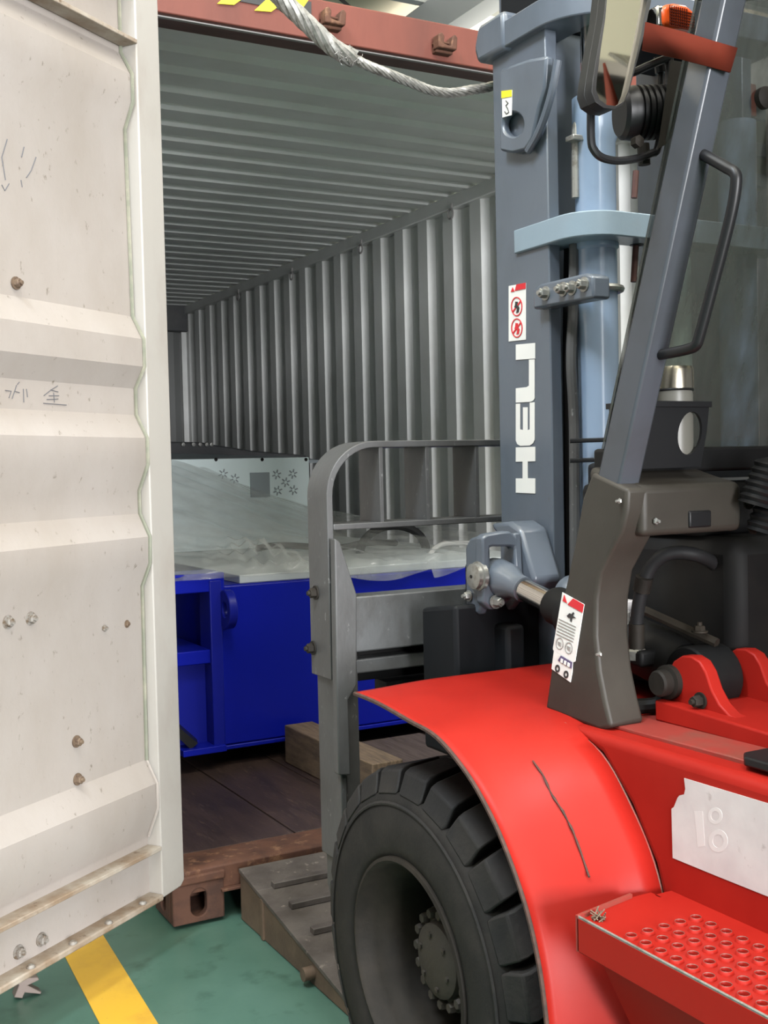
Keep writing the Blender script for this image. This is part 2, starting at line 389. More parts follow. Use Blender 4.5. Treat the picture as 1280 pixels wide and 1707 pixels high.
prof = []; x = 1.08
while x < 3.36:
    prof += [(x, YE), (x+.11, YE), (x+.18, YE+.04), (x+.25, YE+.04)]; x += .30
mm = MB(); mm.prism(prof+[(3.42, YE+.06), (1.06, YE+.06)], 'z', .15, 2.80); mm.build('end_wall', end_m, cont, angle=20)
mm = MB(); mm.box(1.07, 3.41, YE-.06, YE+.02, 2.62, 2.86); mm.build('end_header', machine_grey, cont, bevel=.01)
lr = MB(); lr.tube([(0, .026*cos(t), .026*sin(t)) for t in [2*pi*i/14 for i in range(14)]], .006, 6, closed=True)
lr.tube([(0, -.012, .03), (0, -.014, .055)], .008, 6); lrm = lr.mesh('lashing_ring', ink_g)
for px, py in ((750, 357), (600, 417), (485, 463), (396, 499)):
    c = B(px, py, 'x', 3.375); inst('lashing_ring', lrm, (3.378, c.y, 2.745), cont)

# ---- doors of the container (left one seen from its inner face)
DE = Vector((1.033, 3.16, 0)); HD = radians(54.2)
DU = Vector((-sin(HD), -cos(HD), 0)); DN = Vector((cos(HD), -sin(HD), 0))
def dpt(u, n, z): return DE + DU*u + DN*n + Vector((0, 0, z))
def dback(px, py, n=0):
    d = fw + R0*((px-640)/F) + D0*((py-853.5)/F); P0 = DE + DN*n
    t = (P0-CAM).dot(DN)/d.dot(DN); q = CAM + d*t
    return (q-DE).dot(DU), q.z
PROF = [(.335, -.042), (.419, -.006), (.489, -.006), (.553, -.040), (1.045, -.036), (1.11, -.006), (1.184, -.004), (1.248, -.036), (1.312, -.036), (1.385, -.003),
        (1.458, -.003), (1.523, -.038), (1.596, -.038), (1.655, -.004), (1.731, -.004), (1.796, -.040), (2.310, -.046), (2.379, -.016), (2.455, -.016), (2.520, -.052), (2.70, -.052)]
def door_box(mm, u0, u1, n0, n1, z0, z1):
    mm.hexa([dpt(u0, n0, z0), dpt(u1, n0, z0), dpt(u1, n1, z0), dpt(u0, n1, z0), dpt(u0, n0, z1), dpt(u1, n0, z1), dpt(u1, n1, z1), dpt(u0, n1, z1)])
def door_prism(mm, poly, u0, u1):
    n = len(poly); vs = [dpt(u0, p[1], p[0]) for p in poly] + [dpt(u1, p[1], p[0]) for p in poly]
    mm.add(vs, [tuple(range(n))[::-1], tuple(range(n, 2*n))]+[(i, (i+1) % n, n+(i+1) % n, n+i) for i in range(n)])
W = 1.14
def make_door(full=True):
    mm = MB(); pr = [(.17, -.046), (.325, -.046)] + PROF
    door_prism(mm, pr + [(2.70, -.075), (.17, -.075)], .10, W)
    d = mm.build('door', door_w, cont, angle=25)
    d['label'] = 'swung-out container door, corrugated, off-white, seen from inside'
    # hinge-side stile with clipped foot corner
    mm = MB(); pts = [(0.0, .178), (.018, .164), (.105, .160), (.105, 2.74), (0, 2.74)]
    n = len(pts)
    vs = [dpt(u, 0, z) for u, z in pts]+[dpt(u, -.09, z) for u, z in pts]
    mm.add(vs, [tuple(range(n))[::-1], tuple(range(n, 2*n))]+[(i, (i+1) % n, n+(i+1) % n, n+i) for i in range(n)])
    mm.build('stile', stile_w, d, bevel=.004)
    mm = MB(); door_box(mm, W, W+.09, -.09, 0, .16, 2.74); mm.build('stile', stile_w, d, bevel=.004)
    # gasket bead following the corrugation
    mm = MB(); path = [dpt(.112, n+.004, z) for z, n in [(.553, -.040)]+PROF[4:]]
    mm.tube(path, .0055, 6); mm.build('gasket', gask, d)
    mm = MB(); mm.tube([dpt(.112, n+.004, z) for z, n in PROF[:4]], .0045, 6); mm.build('gasket', door_w, d)
    # ledges and foot rail
    for (z, nn) in ((.305, .002), (2.545, .004)):
        mm = MB(); door_box(mm, .105, W, -.05, nn, z-.008, z+.004); mm.build('ledge', ledge_m, d, bevel=.002)
    mm = MB(); door_box(mm, .105, W, -.09, .004, .155, .172); mm.build('foot_rail', ledge_m, d, bevel=.004)
    mm = MB(); door_box(mm, .105, W, -.09, 0, 2.70, 2.74); mm.build('head_rail', stile_w, d, bevel=.004)
    if not full: return d
    # bolts
    rz = Matrix((DN, DU, Vector((0, 0, 1)))).transposed().to_euler()
    big = bolt_mesh('bolt', boltm, .012, .014); bro = bolt_mesh('bolt', brownbolt, .011, .014); sm = bolt_mesh('bolt', boltm, .009, .008, False)
    for px, py, me in ((26, 472, bro), (12, 1037, big), (50, 1031, big), (172, 1047, sm), (211, 1040, bro), (127, 1236, bro), (129, 1299, bro), (68, 1566, big), (30, 1587, big)):
        n = -.038 if py < 1500 else -.046
        u, z = dback(px, py, n); o = inst('bolt', me, dpt(u, n, z), d, rz)
        if px == 211: o.scale = (.5, .7, .7)
    rv = MB(); rv.lathe((0, 0, 0), (0, 0, 1), [(.011, 0), (.011, .003), (.007, .007), (0, .008)], 12); rvm = rv.mesh('rivet', boltm)
    for u in (.185, .33, .47, .62, .80): inst('rivet', rvm, dpt(u, -.008, .172), d)
    # pencilled characters on the corrugation
    def stroke(pts, n=-.0365, r=.0011):
        P = [dback(px, py, n) for px, py in pts]; mm = MB(); mm.tube([dpt(u, n, z) for u, z in P], r, 5); mm.build('pen_stroke', marker, d)
    k = lambda x, y: (x*.252, 400+y*.252)
    for s in ([(290, 1030), (340, 990), (382, 965)], [(335, 992), (385, 1005)], [(325, 1030), (390, 1030)], [(310, 1055), (385, 1052)], [(355, 1010), (360, 1075)], [(288, 1080), (440, 1092)],
              [(35, 995), (75, 1000), (60, 1045)], [(95, 1000), (130, 1010)], [(110, 960), (80, 1050)], [(155, 985), (158, 1075)], [(175, 985), (182, 1040)], [(128, 940), (115, 955)]):
        stroke([k(*q) for q in s])
    for s in ([(12, 232), (3, 262), (9, 300)], [(40, 245), (36, 262)], [(60, 262), (52, 284), (44, 296)], [(35, 300), (37, 312)], [(3, 308), (8, 318), (15, 306)]):
        stroke(s, -.0422, .0013)
    return d
dl = make_door(True)
# right leaf mirrored at the other post
DE = Vector((3.447, 3.16, 0)); DU = Vector((sin(HD), -cos(HD), 0)); DN = Vector((-cos(HD), -sin(HD), 0))
dr = make_door(False); dr['label'] = 'right container door leaf behind the windscreen'

# ------------------------------------------------------------------ cargo in the container
YM = 4.30
mach = empty('blue_machine', (2.2, 4.9, ZF)); tag(mach, 'glossy blue steel machine base inside the container under clear film', 'machine')
mm = MB(); mm.box(1.575, 3.15, YM, 6.6, .26, .905); mm.build('body', blue, mach, bevel=.008)
mm = MB(); mm.box(1.565, 3.16, YM-.012, YM, .245, .262); mm.build('bottom_flange', blue, mach, bevel=.003)
mm = MB(); mm.box(1.68, 3.16, YM+.02, 6.6, .905, .94); mm.build('table_top', tabletop, mach, bevel=.004)
for x in (1.7, 2.4, 3.0):
    mm = MB(); mm.box(x, x+.12, YM+.3, 6.4, ZF+.001, .26); mm.build('foot_rail', dark, mach)
# open frame at its left end
mm = MB(); mm.box(1.18, 1.60, YM-.02, YM+.16, .885, .96); mm.build('frame_rail', blue, mach, bevel=.004)
mm = MB(); mm.box(1.535, 1.585, YM-.025, YM+.1, .25, .93); mm.build('frame_post', blued, mach, bevel=.004)
mm = MB(); mm.box(1.16, 1.54, YM-.01, YM+.5, .60, .655); mm.build('frame_rail', blue, mach, bevel=.004)
mm = MB(); mm.prism([(1.16, .60), (1.535, .60), (1.535, .25), (1.36, .25)], 'y', YM+.05, YM+.08); mm.build('gusset', blued, mach, bevel=.002)
mm = MB(); mm.hexa([(1.16, YM-.02, .58), (1.18, YM+.2, .58), (1.50, YM+.2, .27), (1.44, YM-.02, .27), (1.16, YM-.02, .6), (1.2, YM+.2, .6), (1.535, YM+.2, .29), (1.47, YM-.02, .29)]); mm.build('brace', black, mach)
mm = MB(); mm.box(1.40, 1.58, YM-.05, YM+.06, .25, .275); mm.build('foot_plate', blue, mach, bevel=.002)
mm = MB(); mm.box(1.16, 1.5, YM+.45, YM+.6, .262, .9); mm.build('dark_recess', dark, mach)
mm = MB(); mm.ring([(YM-.055+.07*cos(t), .815+.078*sin(t)) for t in [2*pi*i/28 for i in range(28)]], [(YM-.065+.028*cos(t), .815+.030*sin(t)) for t in [2*pi*i/28 for i in range(28)]], 'x', 1.580, 1.615)
mm.box(1.580, 1.615, YM-.02, YM+.01, .75, .89); mm.build('lifting_lug', blued, mach, bevel=.004)
mm = MB(); mm.lathe((1.30, YM-.03, .685), (1, 0, 0), [(0, 0), (.022, .002), (.028, .02), (.012, .035), (.026, .05), (.02, .07), (0, .075)], 14); mm.build('white_knob', sticker, mach)
# hoses on top under the film
mm = MB(); c = B(650, 925, 'y', 5.0)
mm.tube([(c.x+.02+.19*cos(t), 5.0+.10*sin(t)*0, .935+.135*sin(t)) for t in [pi*i/16 for i in range(17)]], .022, 10); mm.build('hose_loop', hosem, mach)
mm = MB(); mm.tube(smoothpath([B(428, 914, 'y', 5.1), B(470, 909, 'y', 5.1), B(560, 913, 'y', 5.1), B(610, 905, 'y', 5.05), B(660, 905, 'y', 5.1)]), .016, 8); mm.build('cable', hosem, mach)
mm = MB(); mm.tube(smoothpath([B(715, 925, 'y', 4.75), B(735, 908, 'y', 4.8), B(775, 905, 'y', 4.9), B(830, 908, 'y', 5)]), .012, 8); mm.build('cable', sticker, mach)
# white cabinet
cab = empty('electrical_cabinet', (2.2, 5.8, .94)); tag(cab, 'white electrical cabinet with snowflake vents and grey window behind the film', 'cabinet')
c0 = B(515, 762, 'y', 5.75)
mm = MB(); mm.box(1.62, c0.x, 5.75, 6.25, .941, c0.z); mm.build('body', white_sheet, cab, bevel=.004)
a = B(417, 788, 'y', 5.745); b_ = B(450, 828, 'y', 5.745)
mm = MB(); mm.box(a.x, b_.x, 5.742, 5.75, b_.z, a.z); mm.build('window', vent, cab)
flk = MB()
for k in range(6):
    an = pi/3*k+.3
    flk.hexa([(.009*cos(an)-.004*sin(an), -.002, .009*sin(an)+.004*cos(an)), (.009*cos(an)+.004*sin(an), -.002, .009*sin(an)-.004*cos(an)), (.027*cos(an)+.003*sin(an), -.002, .027*sin(an)-.003*cos(an)), (.027*cos(an)-.003*sin(an), -.002, .027*sin(an)+.003*cos(an)),
              (.009*cos(an)-.004*sin(an), 0, .009*sin(an)+.004*cos(an)), (.009*cos(an)+.004*sin(an), 0, .009*sin(an)-.004*cos(an)), (.027*cos(an)+.003*sin(an), 0, .027*sin(an)-.003*cos(an)), (.027*cos(an)-.003*sin(an), 0, .027*sin(an)+.003*cos(an))])
flm = flk.mesh('snowflake_vent', vent)
for px, py in ((372, 790), (391, 798), (461, 791), (488, 790), (476, 804), (463, 818), (489, 817)):
    c = B(px, py, 'y', 5.748); inst('snowflake_vent', flm, c, cab)
for px in (360, 437, 510):
    c = B(px, 766, 'y', 5.748); s_ = MB(); s_.lathe((0, 0, 0), (0, -1, 0), [(0, 0), (.01, 0), (.008, .005), (0, .006)], 10); s_ = s_.build('screw', dark, cab); s_.location = c
# grey machine further back
gm = empty('grey_machine', (2.2, 7.4, ZF)); tag(gm, 'dark grey machine hood standing at the back of the container', 'machine')
p = [B(270, 736, 'y', 7.0), B(335, 737, 'y', 7.0), B(360, 742, 'y', 7.0), B(420, 751, 'y', 7.0), B(512, 759, 'y', 7.0)]
mm = MB(); mm.prism([(1.2, ZF+.002)]+[(1.2, p[0].z)]+[(q.x, q.z) for q in p]+[(p[-1].x, ZF+.002)], 'y', 7.0, 8.4); mm.build('hood', machine_grey, gm, bevel=.01)
for px in (305, 322, 333, 344, 352):
    c = B(px, 741, 'y', 6.995); s_ = MB(); s_.lathe((0, 0, 0), (0, -1, 0), [(0, 0), (.015, 0), (.012, .01), (0, .011)], 10); s_ = s_.build('screw', steel, gm); s_.location = c
q0, q1 = B(300, 748, 'y', 6.9), B(500, 764, 'y', 6.9)
mm = MB(); mm.hexa([(1.3, 6.6, 1.44), (q1.x, 6.6, 1.40), (q1.x, 7.0, 1.43), (1.3, 7.0, 1.50), (1.3, 6.6, 1.46), (q1.x, 6.6, 1.42), (q1.x, 7.0, 1.45), (1.3, 7.0, 1.52)]); mm.build('cover_flap', vent, gm)

# clear plastic sheet
fz = [B(px, py, 'y', 5.69) for px, py in ((200, 752), (297, 771), (340, 780), (400, 807), (450, 825), (515, 844), (600, 860), (700, 872), (800, 884), (900, 890))]
def film_z(x, t):
    pts = [(p.x, p.z) for p in fz]; zt = pts[0][1] if x < pts[0][0] else pts[-1][1]
    for (a, za), (b, zb) in zip(pts, pts[1:]):
        if a <= x <= b: zt = za+(zb-za)*(x-a)/(b-a); break
    return .962 + (zt-.962)*t**1.15
cols = []
nx, ny = 150, 80
for i in range(nx):
    x = 1.30 + (3.30-1.30)*i/(nx-1); c = []
    for j in range(ny):
        t = j/(ny-1)
        y = YM-.03 + t*1.42
        z = film_z(x, t)
        ph = 22*(t*1.0+x*.50)+1.3*sin(x*3)+.8*sin(t*7)
        wr = .012*sin(x*9+t*7)*sin(t*9-x*3)*(1-t) + .020*(abs(sin(ph))**.7-.5)*t*(1-.45*t) + .010*sin(17*x+11*t)*(1-t)
        bun = math.exp(-((x-1.80)/.16)**2-((t-.10)/.12)**2)
        wr += bun*(.05+.035*sin(61*x+23*t)*sin(47*t*1.4-31*x)) + (1-t)**2*.007*sin(53*x+31*t)*sin(41*t-13*x)
        c.append((x + .02*sin(7*t+x), y, max(z + wr, .948)))
    # hanging fringe
    drop = .012 + .06*max(0, sin(x*4.1+4.6))**2 + (.05 if x > 2.55 else 0)*abs(sin(x*9))
    c = [(x, YM-.035-.006*sin(x*30), .95-drop), (x, YM-.037-.005*sin(x*24), .955-drop*.4)] + c
    cols.append(c)
mm = MB(); mm.loft(cols); ps = mm.build('plastic_sheet', film, None, angle=80)
tag(ps, 'crumpled clear plastic film draped over the blue machine', 'plastic sheet')
# timbers
def timber_obj(x0, x1, y0, y1, z0, z1, mtl, label, skew=0):
    mm = MB(); mm.hexa([(x0, y0, z0), (x1, y0, z0), (x1+skew, y1, z0), (x0+skew, y1, z0), (x0, y0, z1), (x1, y0, z1), (x1+skew, y1, z1), (x0+skew, y1, z1)])
    return tag(mm.build('timber_beam', mtl, None, bevel=.004), label, 'timber')
timber_obj(1.835, 1.96, 3.50, 4.24, ZF+.002, .325, timber, 'square timber beam lying on the container floor before the blue machine', -.01)
timber_obj(2.10, 2.45, 3.55, 4.22, ZF+.002, .215, timber_d, 'flat dark timber board on container floor right of the square beam')

# ------------------------------------------------------------------ loading ramp
ramp = empty('loading_ramp', (1.9, 2.8, 0)); tag(ramp, 'rusty steel loading ramp with cross cleats leading up to the container sill', 'ramp')
RX0, RX1, RY0, RY1, RZ1 = 1.225, 2.75, 2.28, 3.215, .158
def rz_(y): return .012 + (RZ1-.012)*(y-RY0)/(RY1-RY0)
mm = MB(); mm.prism([(RY0, .002), (RY1, .002), (RY1, RZ1-.01), (RY0, .006)], 'x', RX0, RX0+.012); mm.build('side_plate', ramp_s, ramp, bevel=.002)
mm = MB(); mm.prism([(RY0, .002), (RY1, .002), (RY1, RZ1-.01), (RY0, .006)], 'x', RX1-.012, RX1); mm.build('side_plate', ramp_s, ramp, bevel=.002)
mm = MB(); mm.box(RX0-.006, RX0, 3.03, 3.045, .003, .12); mm.build('side_rib', ramp_s, ramp)
mm = MB(); mm.lathe((RX0-.03, 2.70, .035), (1, 0, 0), [(0, 0), (.018, 0), (.018, .04), (0, .04)], 12); mm.build('side_pin', ramp_s, ramp)
ys = [RY0, 2.46, 2.64, 2.80, 2.945, 3.07, RY1]
for i in range(len(ys)-1):
    ya, yb = ys[i], ys[i+1]
    mm = MB(); mm.hexa([(RX0-.004, ya, rz_(ya)-.012), (RX1, ya, rz_(ya)-.012), (RX1, yb, rz_(yb)-.012), (RX0-.004, yb, rz_(yb)-.012),
                        (RX0-.004, ya, rz_(ya)), (RX1, ya, rz_(ya)), (RX1, yb, rz_(yb)), (RX0-.004, yb, rz_(yb))])
    mm.build('deck_plate', ramp_m, ramp, bevel=.001)
    if i:
        x0 = RX0+.045
        mm = MB(); mm.hexa([(x0, ya-.012, rz_(ya)-.001), (RX1-.05, ya-.012, rz_(ya)-.001), (RX1-.05, ya+.014, rz_(ya)), (x0, ya+.014, rz_(ya)), (x0, ya-.012, rz_(ya)+.016), (RX1-.05, ya-.012, rz_(ya)+.016), (RX1-.05, ya+.012, rz_(ya)+.018), (x0, ya+.012, rz_(ya)+.018)])
        mm.build('cleat', ramp_m, ramp, bevel=.002)
# fitting on the floor by the door foot
cl = empty('steel_fitting', (*B(40, 1650, 'z', 0).xy, 0)); tag(cl, 'small bent steel fitting lying on green floor below the open door', 'metal fitting')
mm = MB(); P = [(22, 1660), (30, 1640), (24, 1630), (62, 1626), (64, 1631), (45, 1640), (68, 1651), (66, 1658), (40, 1652), (36, 1663)]
pc = B(40, 1655, 'z', .01); yy = pc.y
mm.prism([(B(px, py, 'y', yy).x, max(B(px, py, 'y', yy).z, .001)) for px, py in P], 'y', yy-.012, yy+.02); mm.build('body', rim_worn, cl, bevel=.002)

# ------------------------------------------------------------------ forklift
fk = empty('forklift', (1.9, 1.0, 0)); tag(fk, 'red forklift with grey mast and load backrest driving towards the container', 'forklift')
XC = 1.90
# ---- mast
def mirror_x(x): return 2*XC-x
def channel(xo, s, name='mast_channel'):
    xi = lambda d: xo + s*d
    poly = [(xi(0), 2.095), (xi(0), 2.305), (xi(.10), 2.305), (xi(.10), 2.28), (xi(.03), 2.28), (xi(.03), 2.12), (xi(.032), 2.095)]
    mm = MB(); mm.prism(poly, 'z', .22, 2.40); return mm.build(name, mast_m, fk, bevel=.003)
channel(1.58, 1); channel(mirror_x(1.58), -1)
for s, x in ((1, 1.64), (-1, mirror_x(1.64))):
    mm = MB(); x0, x1 = sorted((x, x+s*.085)); mm.box(x0, x1, 2.15, 2.36, .25, 2.52); mm.build('inner_mast_channel', mast_m, fk, bevel=.003)
# top cross member, wraps backwards round the cylinder
def band(z0, z1, xl, yf, yb, xr, th, mtl, name, rad):
    out = [(xl, yf)] + [(xl+rad-rad*cos(t), yb+rad-rad*sin(t)) for t in [pi/2*i/8 for i in range(9)]] + [(xr, yb)]
    inn = [(xl+th, yf)] + [(xl+rad-(rad-th)*cos(t), yb+rad-(rad-th)*sin(t)) for t in [pi/2*i/8 for i in range(9)]] + [(xr, yb+th)]
    mm = MB(); mm.prism(out+inn[::-1], 'z', z0, z1); return mm.build(name, mtl, fk, bevel=.003)
band(2.335, 2.395, 1.56, 2.335, 1.94, mirror_x(1.62), .10, mast_m, 'top_cross_member', .16)
mm = MB(); mm.box(1.60, mirror_x(1.60), 2.14, 2.30, 2.36, 2.53); mm.build('mast_head', dark2, fk, bevel=.01)
mm = MB(); mm.prism([(2.335, 2.33), (2.35, 2.37), (2.33, 2.42), (2.22, 2.42), (2.22, 2.33)], 'x', 1.555, 1.62); mm.build('mast_head_corner', mast_m, fk, bevel=.012)
c0 = B(857, 360, 'x', 1.575); c1 = B(950, 335, 'x', 1.575)
band(1.855, 1.91, 1.572, c0.y, 1.955, mirror_x(1.60), .085, band_m, 'tie_beam', .09)
# lifting ear with hole
def xp(px, py, x): q = B(px, py, 'x', x); return (q.y, q.z)
ear_out = [(838, 116), (880, 100), (925, 92), (918, 130), (905, 168), (897, 205), (892, 232), (880, 250), (858, 256), (838, 252), (838, 210), (838, 160)]
hole = [xp(860+17*cos(-t), 208+20*sin(-t), 1.565) for t in [2*pi*i/24 for i in range(24)]]
cy_, cz_ = xp(860, 208, 1.565)
eo = [xp(px, py, 1.565) for px, py in ear_out]
def ray_poly(poly, cx, cy, ang):
    best = None; dx, dy = cos(ang), sin(ang)
    for i in range(len(poly)):
        (x1, y1), (x2, y2) = poly[i], poly[(i+1) % len(poly)]
        ex, ey = x2-x1, y2-y1; den = dx*ey-dy*ex
        if abs(den) < 1e-12: continue
        t = ((x1-cx)*ey-(y1-cy)*ex)/den; s = ((x1-cx)*dy-(y1-cy)*dx)/den
        if t > 0 and -1e-6 <= s <= 1+1e-6 and (best is None or t > best): best = t
    return (cx+dx*best, cy+dy*best)
oo = [ray_poly(eo, cy_, cz_, atan2(h[1]-cz_, h[0]-cy_)) for h in hole]
mm = MB(); mm.ring(oo, hole, 'x', 1.556, 1.579); mm.build('lifting_ear', mast_m, fk, bevel=.006)
# weld gusset beside ear
mm = MB(); mm.tube(smoothpath([B(930, 100, 'x', 1.565), B(918, 160, 'x', 1.565), B(900, 215, 'x', 1.565), B(880, 252, 'x', 1.565)]), .009, 8); mm.build('weld_bead', mast_m, fk)
# lift cylinders
mm = MB(); mm.lathe((1.68, 2.05, .3), (0, 0, 1), [(0, 0), (.046, 0), (.046, 1.54), (.050, 1.545), (.050, 1.60), (.046, 1.605), (.046, 1.78), (.05, 1.79), (.05, 1.88), (0, 1.88)], 28); mm.build('lift_cylinder', cyl_m, fk)
mm = MB(); mm.lathe((1.68, 2.05, 2.1), (0, 0, 1), [(.028, 0), (.028, .25), (0, .25)], 20); mm.build('lift_rod', chrome, fk)
mm = MB(); mm.lathe((mirror_x(1.68), 2.05, .3), (0, 0, 1), [(0, 0), (.046, 0), (.046, 1.88), (0, 1.88)], 28); mm.build('lift_cylinder', cyl_m, fk)
mm = MB(); mm.lathe((1.68, 2.05, 1.895), (0, 0, 1), [(.056, 0), (.056, .012), (.046, .018)], 28); mm.build('cylinder_collar', black, fk)
mm = MB(); mm.lathe((1.985, 2.12, .4), (0, 0, 1), [(0, 0), (.035, 0), (.035, 1.46), (.042, 1.465), (.042, 1.54), (0, 1.54)], 24); mm.build('centre_lift_cylinder', mint, fk)
# hoses and pipe
mm = MB(); mm.tube(smoothpath([B(975, 215, 'y', 2.06), B(966, 207, 'y', 2.06), B(960, 222, 'y', 2.06), B(960, 330, 'y', 2.06)]), .010, 10); mm.build('steel_pipe', steel, fk)
c = B(962, 232, 'y', 2.05); mm = MB(); mm.box(c.x-.022, c.x+.016, 2.035, 2.065, c.z-.006, c.z+.006); mm.build('pipe_clamp', steel, fk, bevel=.002)
mm = MB(); mm.tube(smoothpath([B(957, 395, 'y', 2.07), B(956, 500, 'y', 2.07), B(952, 600, 'y', 2.06), B(957, 720, 'y', 2.06), B(958, 1010, 'y', 2.06)]), .012, 10); mm.build('mast_hose', carr_m, fk)
mm = MB(); mm.tube(smoothpath([B(948, 395, 'y', 2.12), B(946, 600, 'y', 2.12), B(950, 1010, 'y', 2.12)]), .011, 8); mm.build('mast_hose', hosem, fk)
for py in (735, 768):
    mm = MB(); a = B(950, py, 'y', 2.035); b_ = B(1010, py-2, 'y', 1.99); mm.tube([a, b_], .005, 6); mm.build('hose_tie', black, fk)
# clamp bracket
mm = MB(); mm.prism([xp(px, py, 1.553) for px, py in ((888, 482), (900, 473), (975, 455), (988, 459), (989, 497), (917, 510), (888, 516))], 'x', 1.553, 1.60); cb = mm.build('clamp_bracket', mast_m, fk, bevel=.006)
bm_ = bolt_mesh('clamp_bolt', steel, .011, .016, True, (-1, 0, 0))
for px, py in ((908, 489), (937, 482), (952, 480), (972, 474)):
    y, z = xp(px, py, 1.55); inst('clamp_bolt', bm_, (1.5535, y, z), cb)
cc = B(1000, 484, 'y', 2.05)
mm = MB(); mm.tube([(1.60, 2.0, cc.z)]+[(1.68+.054*cos(t), 2.05+.054*sin(t), cc.z) for t in [pi+pi*.3+pi*1.2*i/16 for i in range(17)]], .008, 8); mm.build('u_bolt', steel, fk)
mm = MB(); mm.lathe((*B(1062, 397, 'y', 2.02).xy, B(1062, 397, 'y', 2.02).z-.02), (0, 0, 1), [(0, 0), (.018, .004), (.022, .02), (.015, .03), (.02, .045), (0, .05)], 10); mm.build('grease_cap', black, fk)
mm = MB(); mm.tube([B(1060, 285, 'y', 2.0), B(1057, 330, 'y', 2.0)], .007, 8); mm.tube([B(1060, 405, 'y', 2.02), B(1056, 470, 'y', 2.02)], .007, 8); mm.build('thin_pipe', rustd, fk)
# decals on mast (plane x = const, facing the camera side)
def decal(pts, x, mtl, name, parent, off=0.0):
    mm = MB(); mm.prism([xp(px, py, x) for px, py in pts], 'x', x-.0012-off, x-off); return mm.build(name, mtl, parent)
k2 = lambda x, y: (820+x*.3222, 300+y*.3222)
XD = 1.5795
for name, polys in (('letter_i', [[(125, 852), (225, 843), (225, 924), (125, 931)]]),
                    ('letter_l', [[(193, 930), (222, 928), (222, 1130), (214, 1142), (200, 1148), (125, 1152), (125, 1078), (180, 1072), (193, 1064)]]),
                    ('letter_e', [[(125, 1158), (147, 1157), (147, 1290), (162, 1294), (162, 1176), (186, 1176), (186, 1294), (197, 1290), (197, 1152), (222, 1150), (222, 1345), (214, 1362), (196, 1374), (148, 1376), (132, 1366), (125, 1348)]]),
                    ('letter_h', [[(125, 1384), (225, 1380), (225, 1455), (186, 1457), (186, 1543), (225, 1544), (225, 1622), (125, 1618), (125, 1544), (160, 1544), (160, 1457), (125, 1458)]])):
    for pl in polys: decal([k2(*q) for q in pl], XD, sticker, name, fk)
ws = decal([k2(88, 549), k2(177, 532), k2(177, 826), k2(88, 836)], XD, sticker, 'warning_sticker', fk)
decal([k2(130, 541), k2(177, 532), k2(177, 562), k2(122, 574)], XD, ink_r, 'sticker_band', ws, .0013)
decal([k2(101, 580), k2(110, 556), k2(120, 577)], XD, ink_r, 'sticker_triangle', ws, .0013)
for (cx, cy) in ((131, 655), (132, 766)):
    mm = MB(); o_ = [xp(*k2(cx+29*cos(t), cy+50*sin(t)), XD) for t in [2*pi*i/28 for i in range(28)]]; i_ = [xp(*k2(cx+25*cos(t), cy+45*sin(t)), XD) for t in [2*pi*i/28 for i in range(28)]]
    mm.ring(o_, i_, 'x', XD-.0026, XD-.0013); mm.build('sticker_ring', ink_r, ws)
    decal([k2(cx-22, cy+24), k2(cx-18, cy+30), k2(cx+22, cy-24), k2(cx+18, cy-30)], XD, ink_r, 'sticker_slash', ws, .0013)
    decal([k2(cx-6, cy-26), k2(cx+6, cy-24), k2(cx+4, cy-8), k2(cx+14, cy+6), k2(cx+10, cy+30), k2(cx-2, cy+34), k2(cx+2, cy+10), k2(cx-12, cy+4), k2(cx-8, cy-8)], XD, ink_r if cy > 700 else ink_k, 'sticker_figure', ws, .0015)
ys_ = decal([(837, 152), (854, 150), (853, 192), (838, 196)], 1.5555, sticker, 'hook_sticker', fk)
decal([(837, 152), (854, 150), (854, 161), (837, 164)], 1.5555, ink_y, 'sticker_band', ys_, .0013)
mm = MB(); mm.tube([(1.5535, *xp(px, py, 1.5535)) for px, py in ((843, 168), (847, 172), (843, 176), (846, 181), (848, 187), (844, 190), (841, 186))], .0012, 6); mm.build('sticker_hook', ink_k, ys_)
decal([(1000, 12), (1004, 12), (994, 57), (990, 56)], 1.46, ink_r, 'reflector', fk)

# ---- load backrest and carriage
YB0, YB1 = 2.42, 2.53
XB = 1.165
zt = B(700, 734, 'y', YB0).z; R_ = .13
def arch(off):
    r = R_-off
    return [(XB+off, .86)] + [(XB+R_-r*cos(t), zt-R_+r*sin(t)) for t in [pi/2*i/10 for i in range(11)]] + [(mirror_x(XB+R_)+r*sin(t), zt-R_+r*cos(t)) for t in [pi/2*i/10 for i in range(11)]] + [(mirror_x(XB+off), .86)]
mm = MB(); o_, i_ = arch(0), arch(.016); mm.prism(o_+i_[::-1], 'y', YB0, YB1); br = mm.build('load_backrest', carr_m, fk, bevel=.002)
zb = B(700, 867, 'y', YB0).z
mm = MB(); mm.box(XB+.016, mirror_x(XB+.016), YB0, YB1, zb-.014, zb); mm.build('backrest_rail', carr_m, br, bevel=.002)
x = None
for px in (640, 717, 799.5):
    q = B(px, 800, 'y', YB0); mm = MB(); mm.box(q.x-.011, q.x, YB0+.002, YB1, zb-.001, zt-.015); mm.build('backrest_slat', carr_m, br, bevel=.0015)
for dx in (.475, .60, .725, .85, .975):
    mm = MB(); mm.box(XB+dx+.2, XB+dx+.211, YB0+.002, YB1, zb-.001, zt-.015); mm.build('backrest_slat', carr_m, br, bevel=.0015)
bb = bolt_mesh('backrest_bolt', rim_m, .012, .015, True, (-1, 0, 0))
for px, py in ((527, 988), (519, 1079)):
    y, z = xp(px, py, XB); inst('backrest_bolt', bb, (XB-.001, min(max(y, YB0+.02), YB1-.015), z), br)
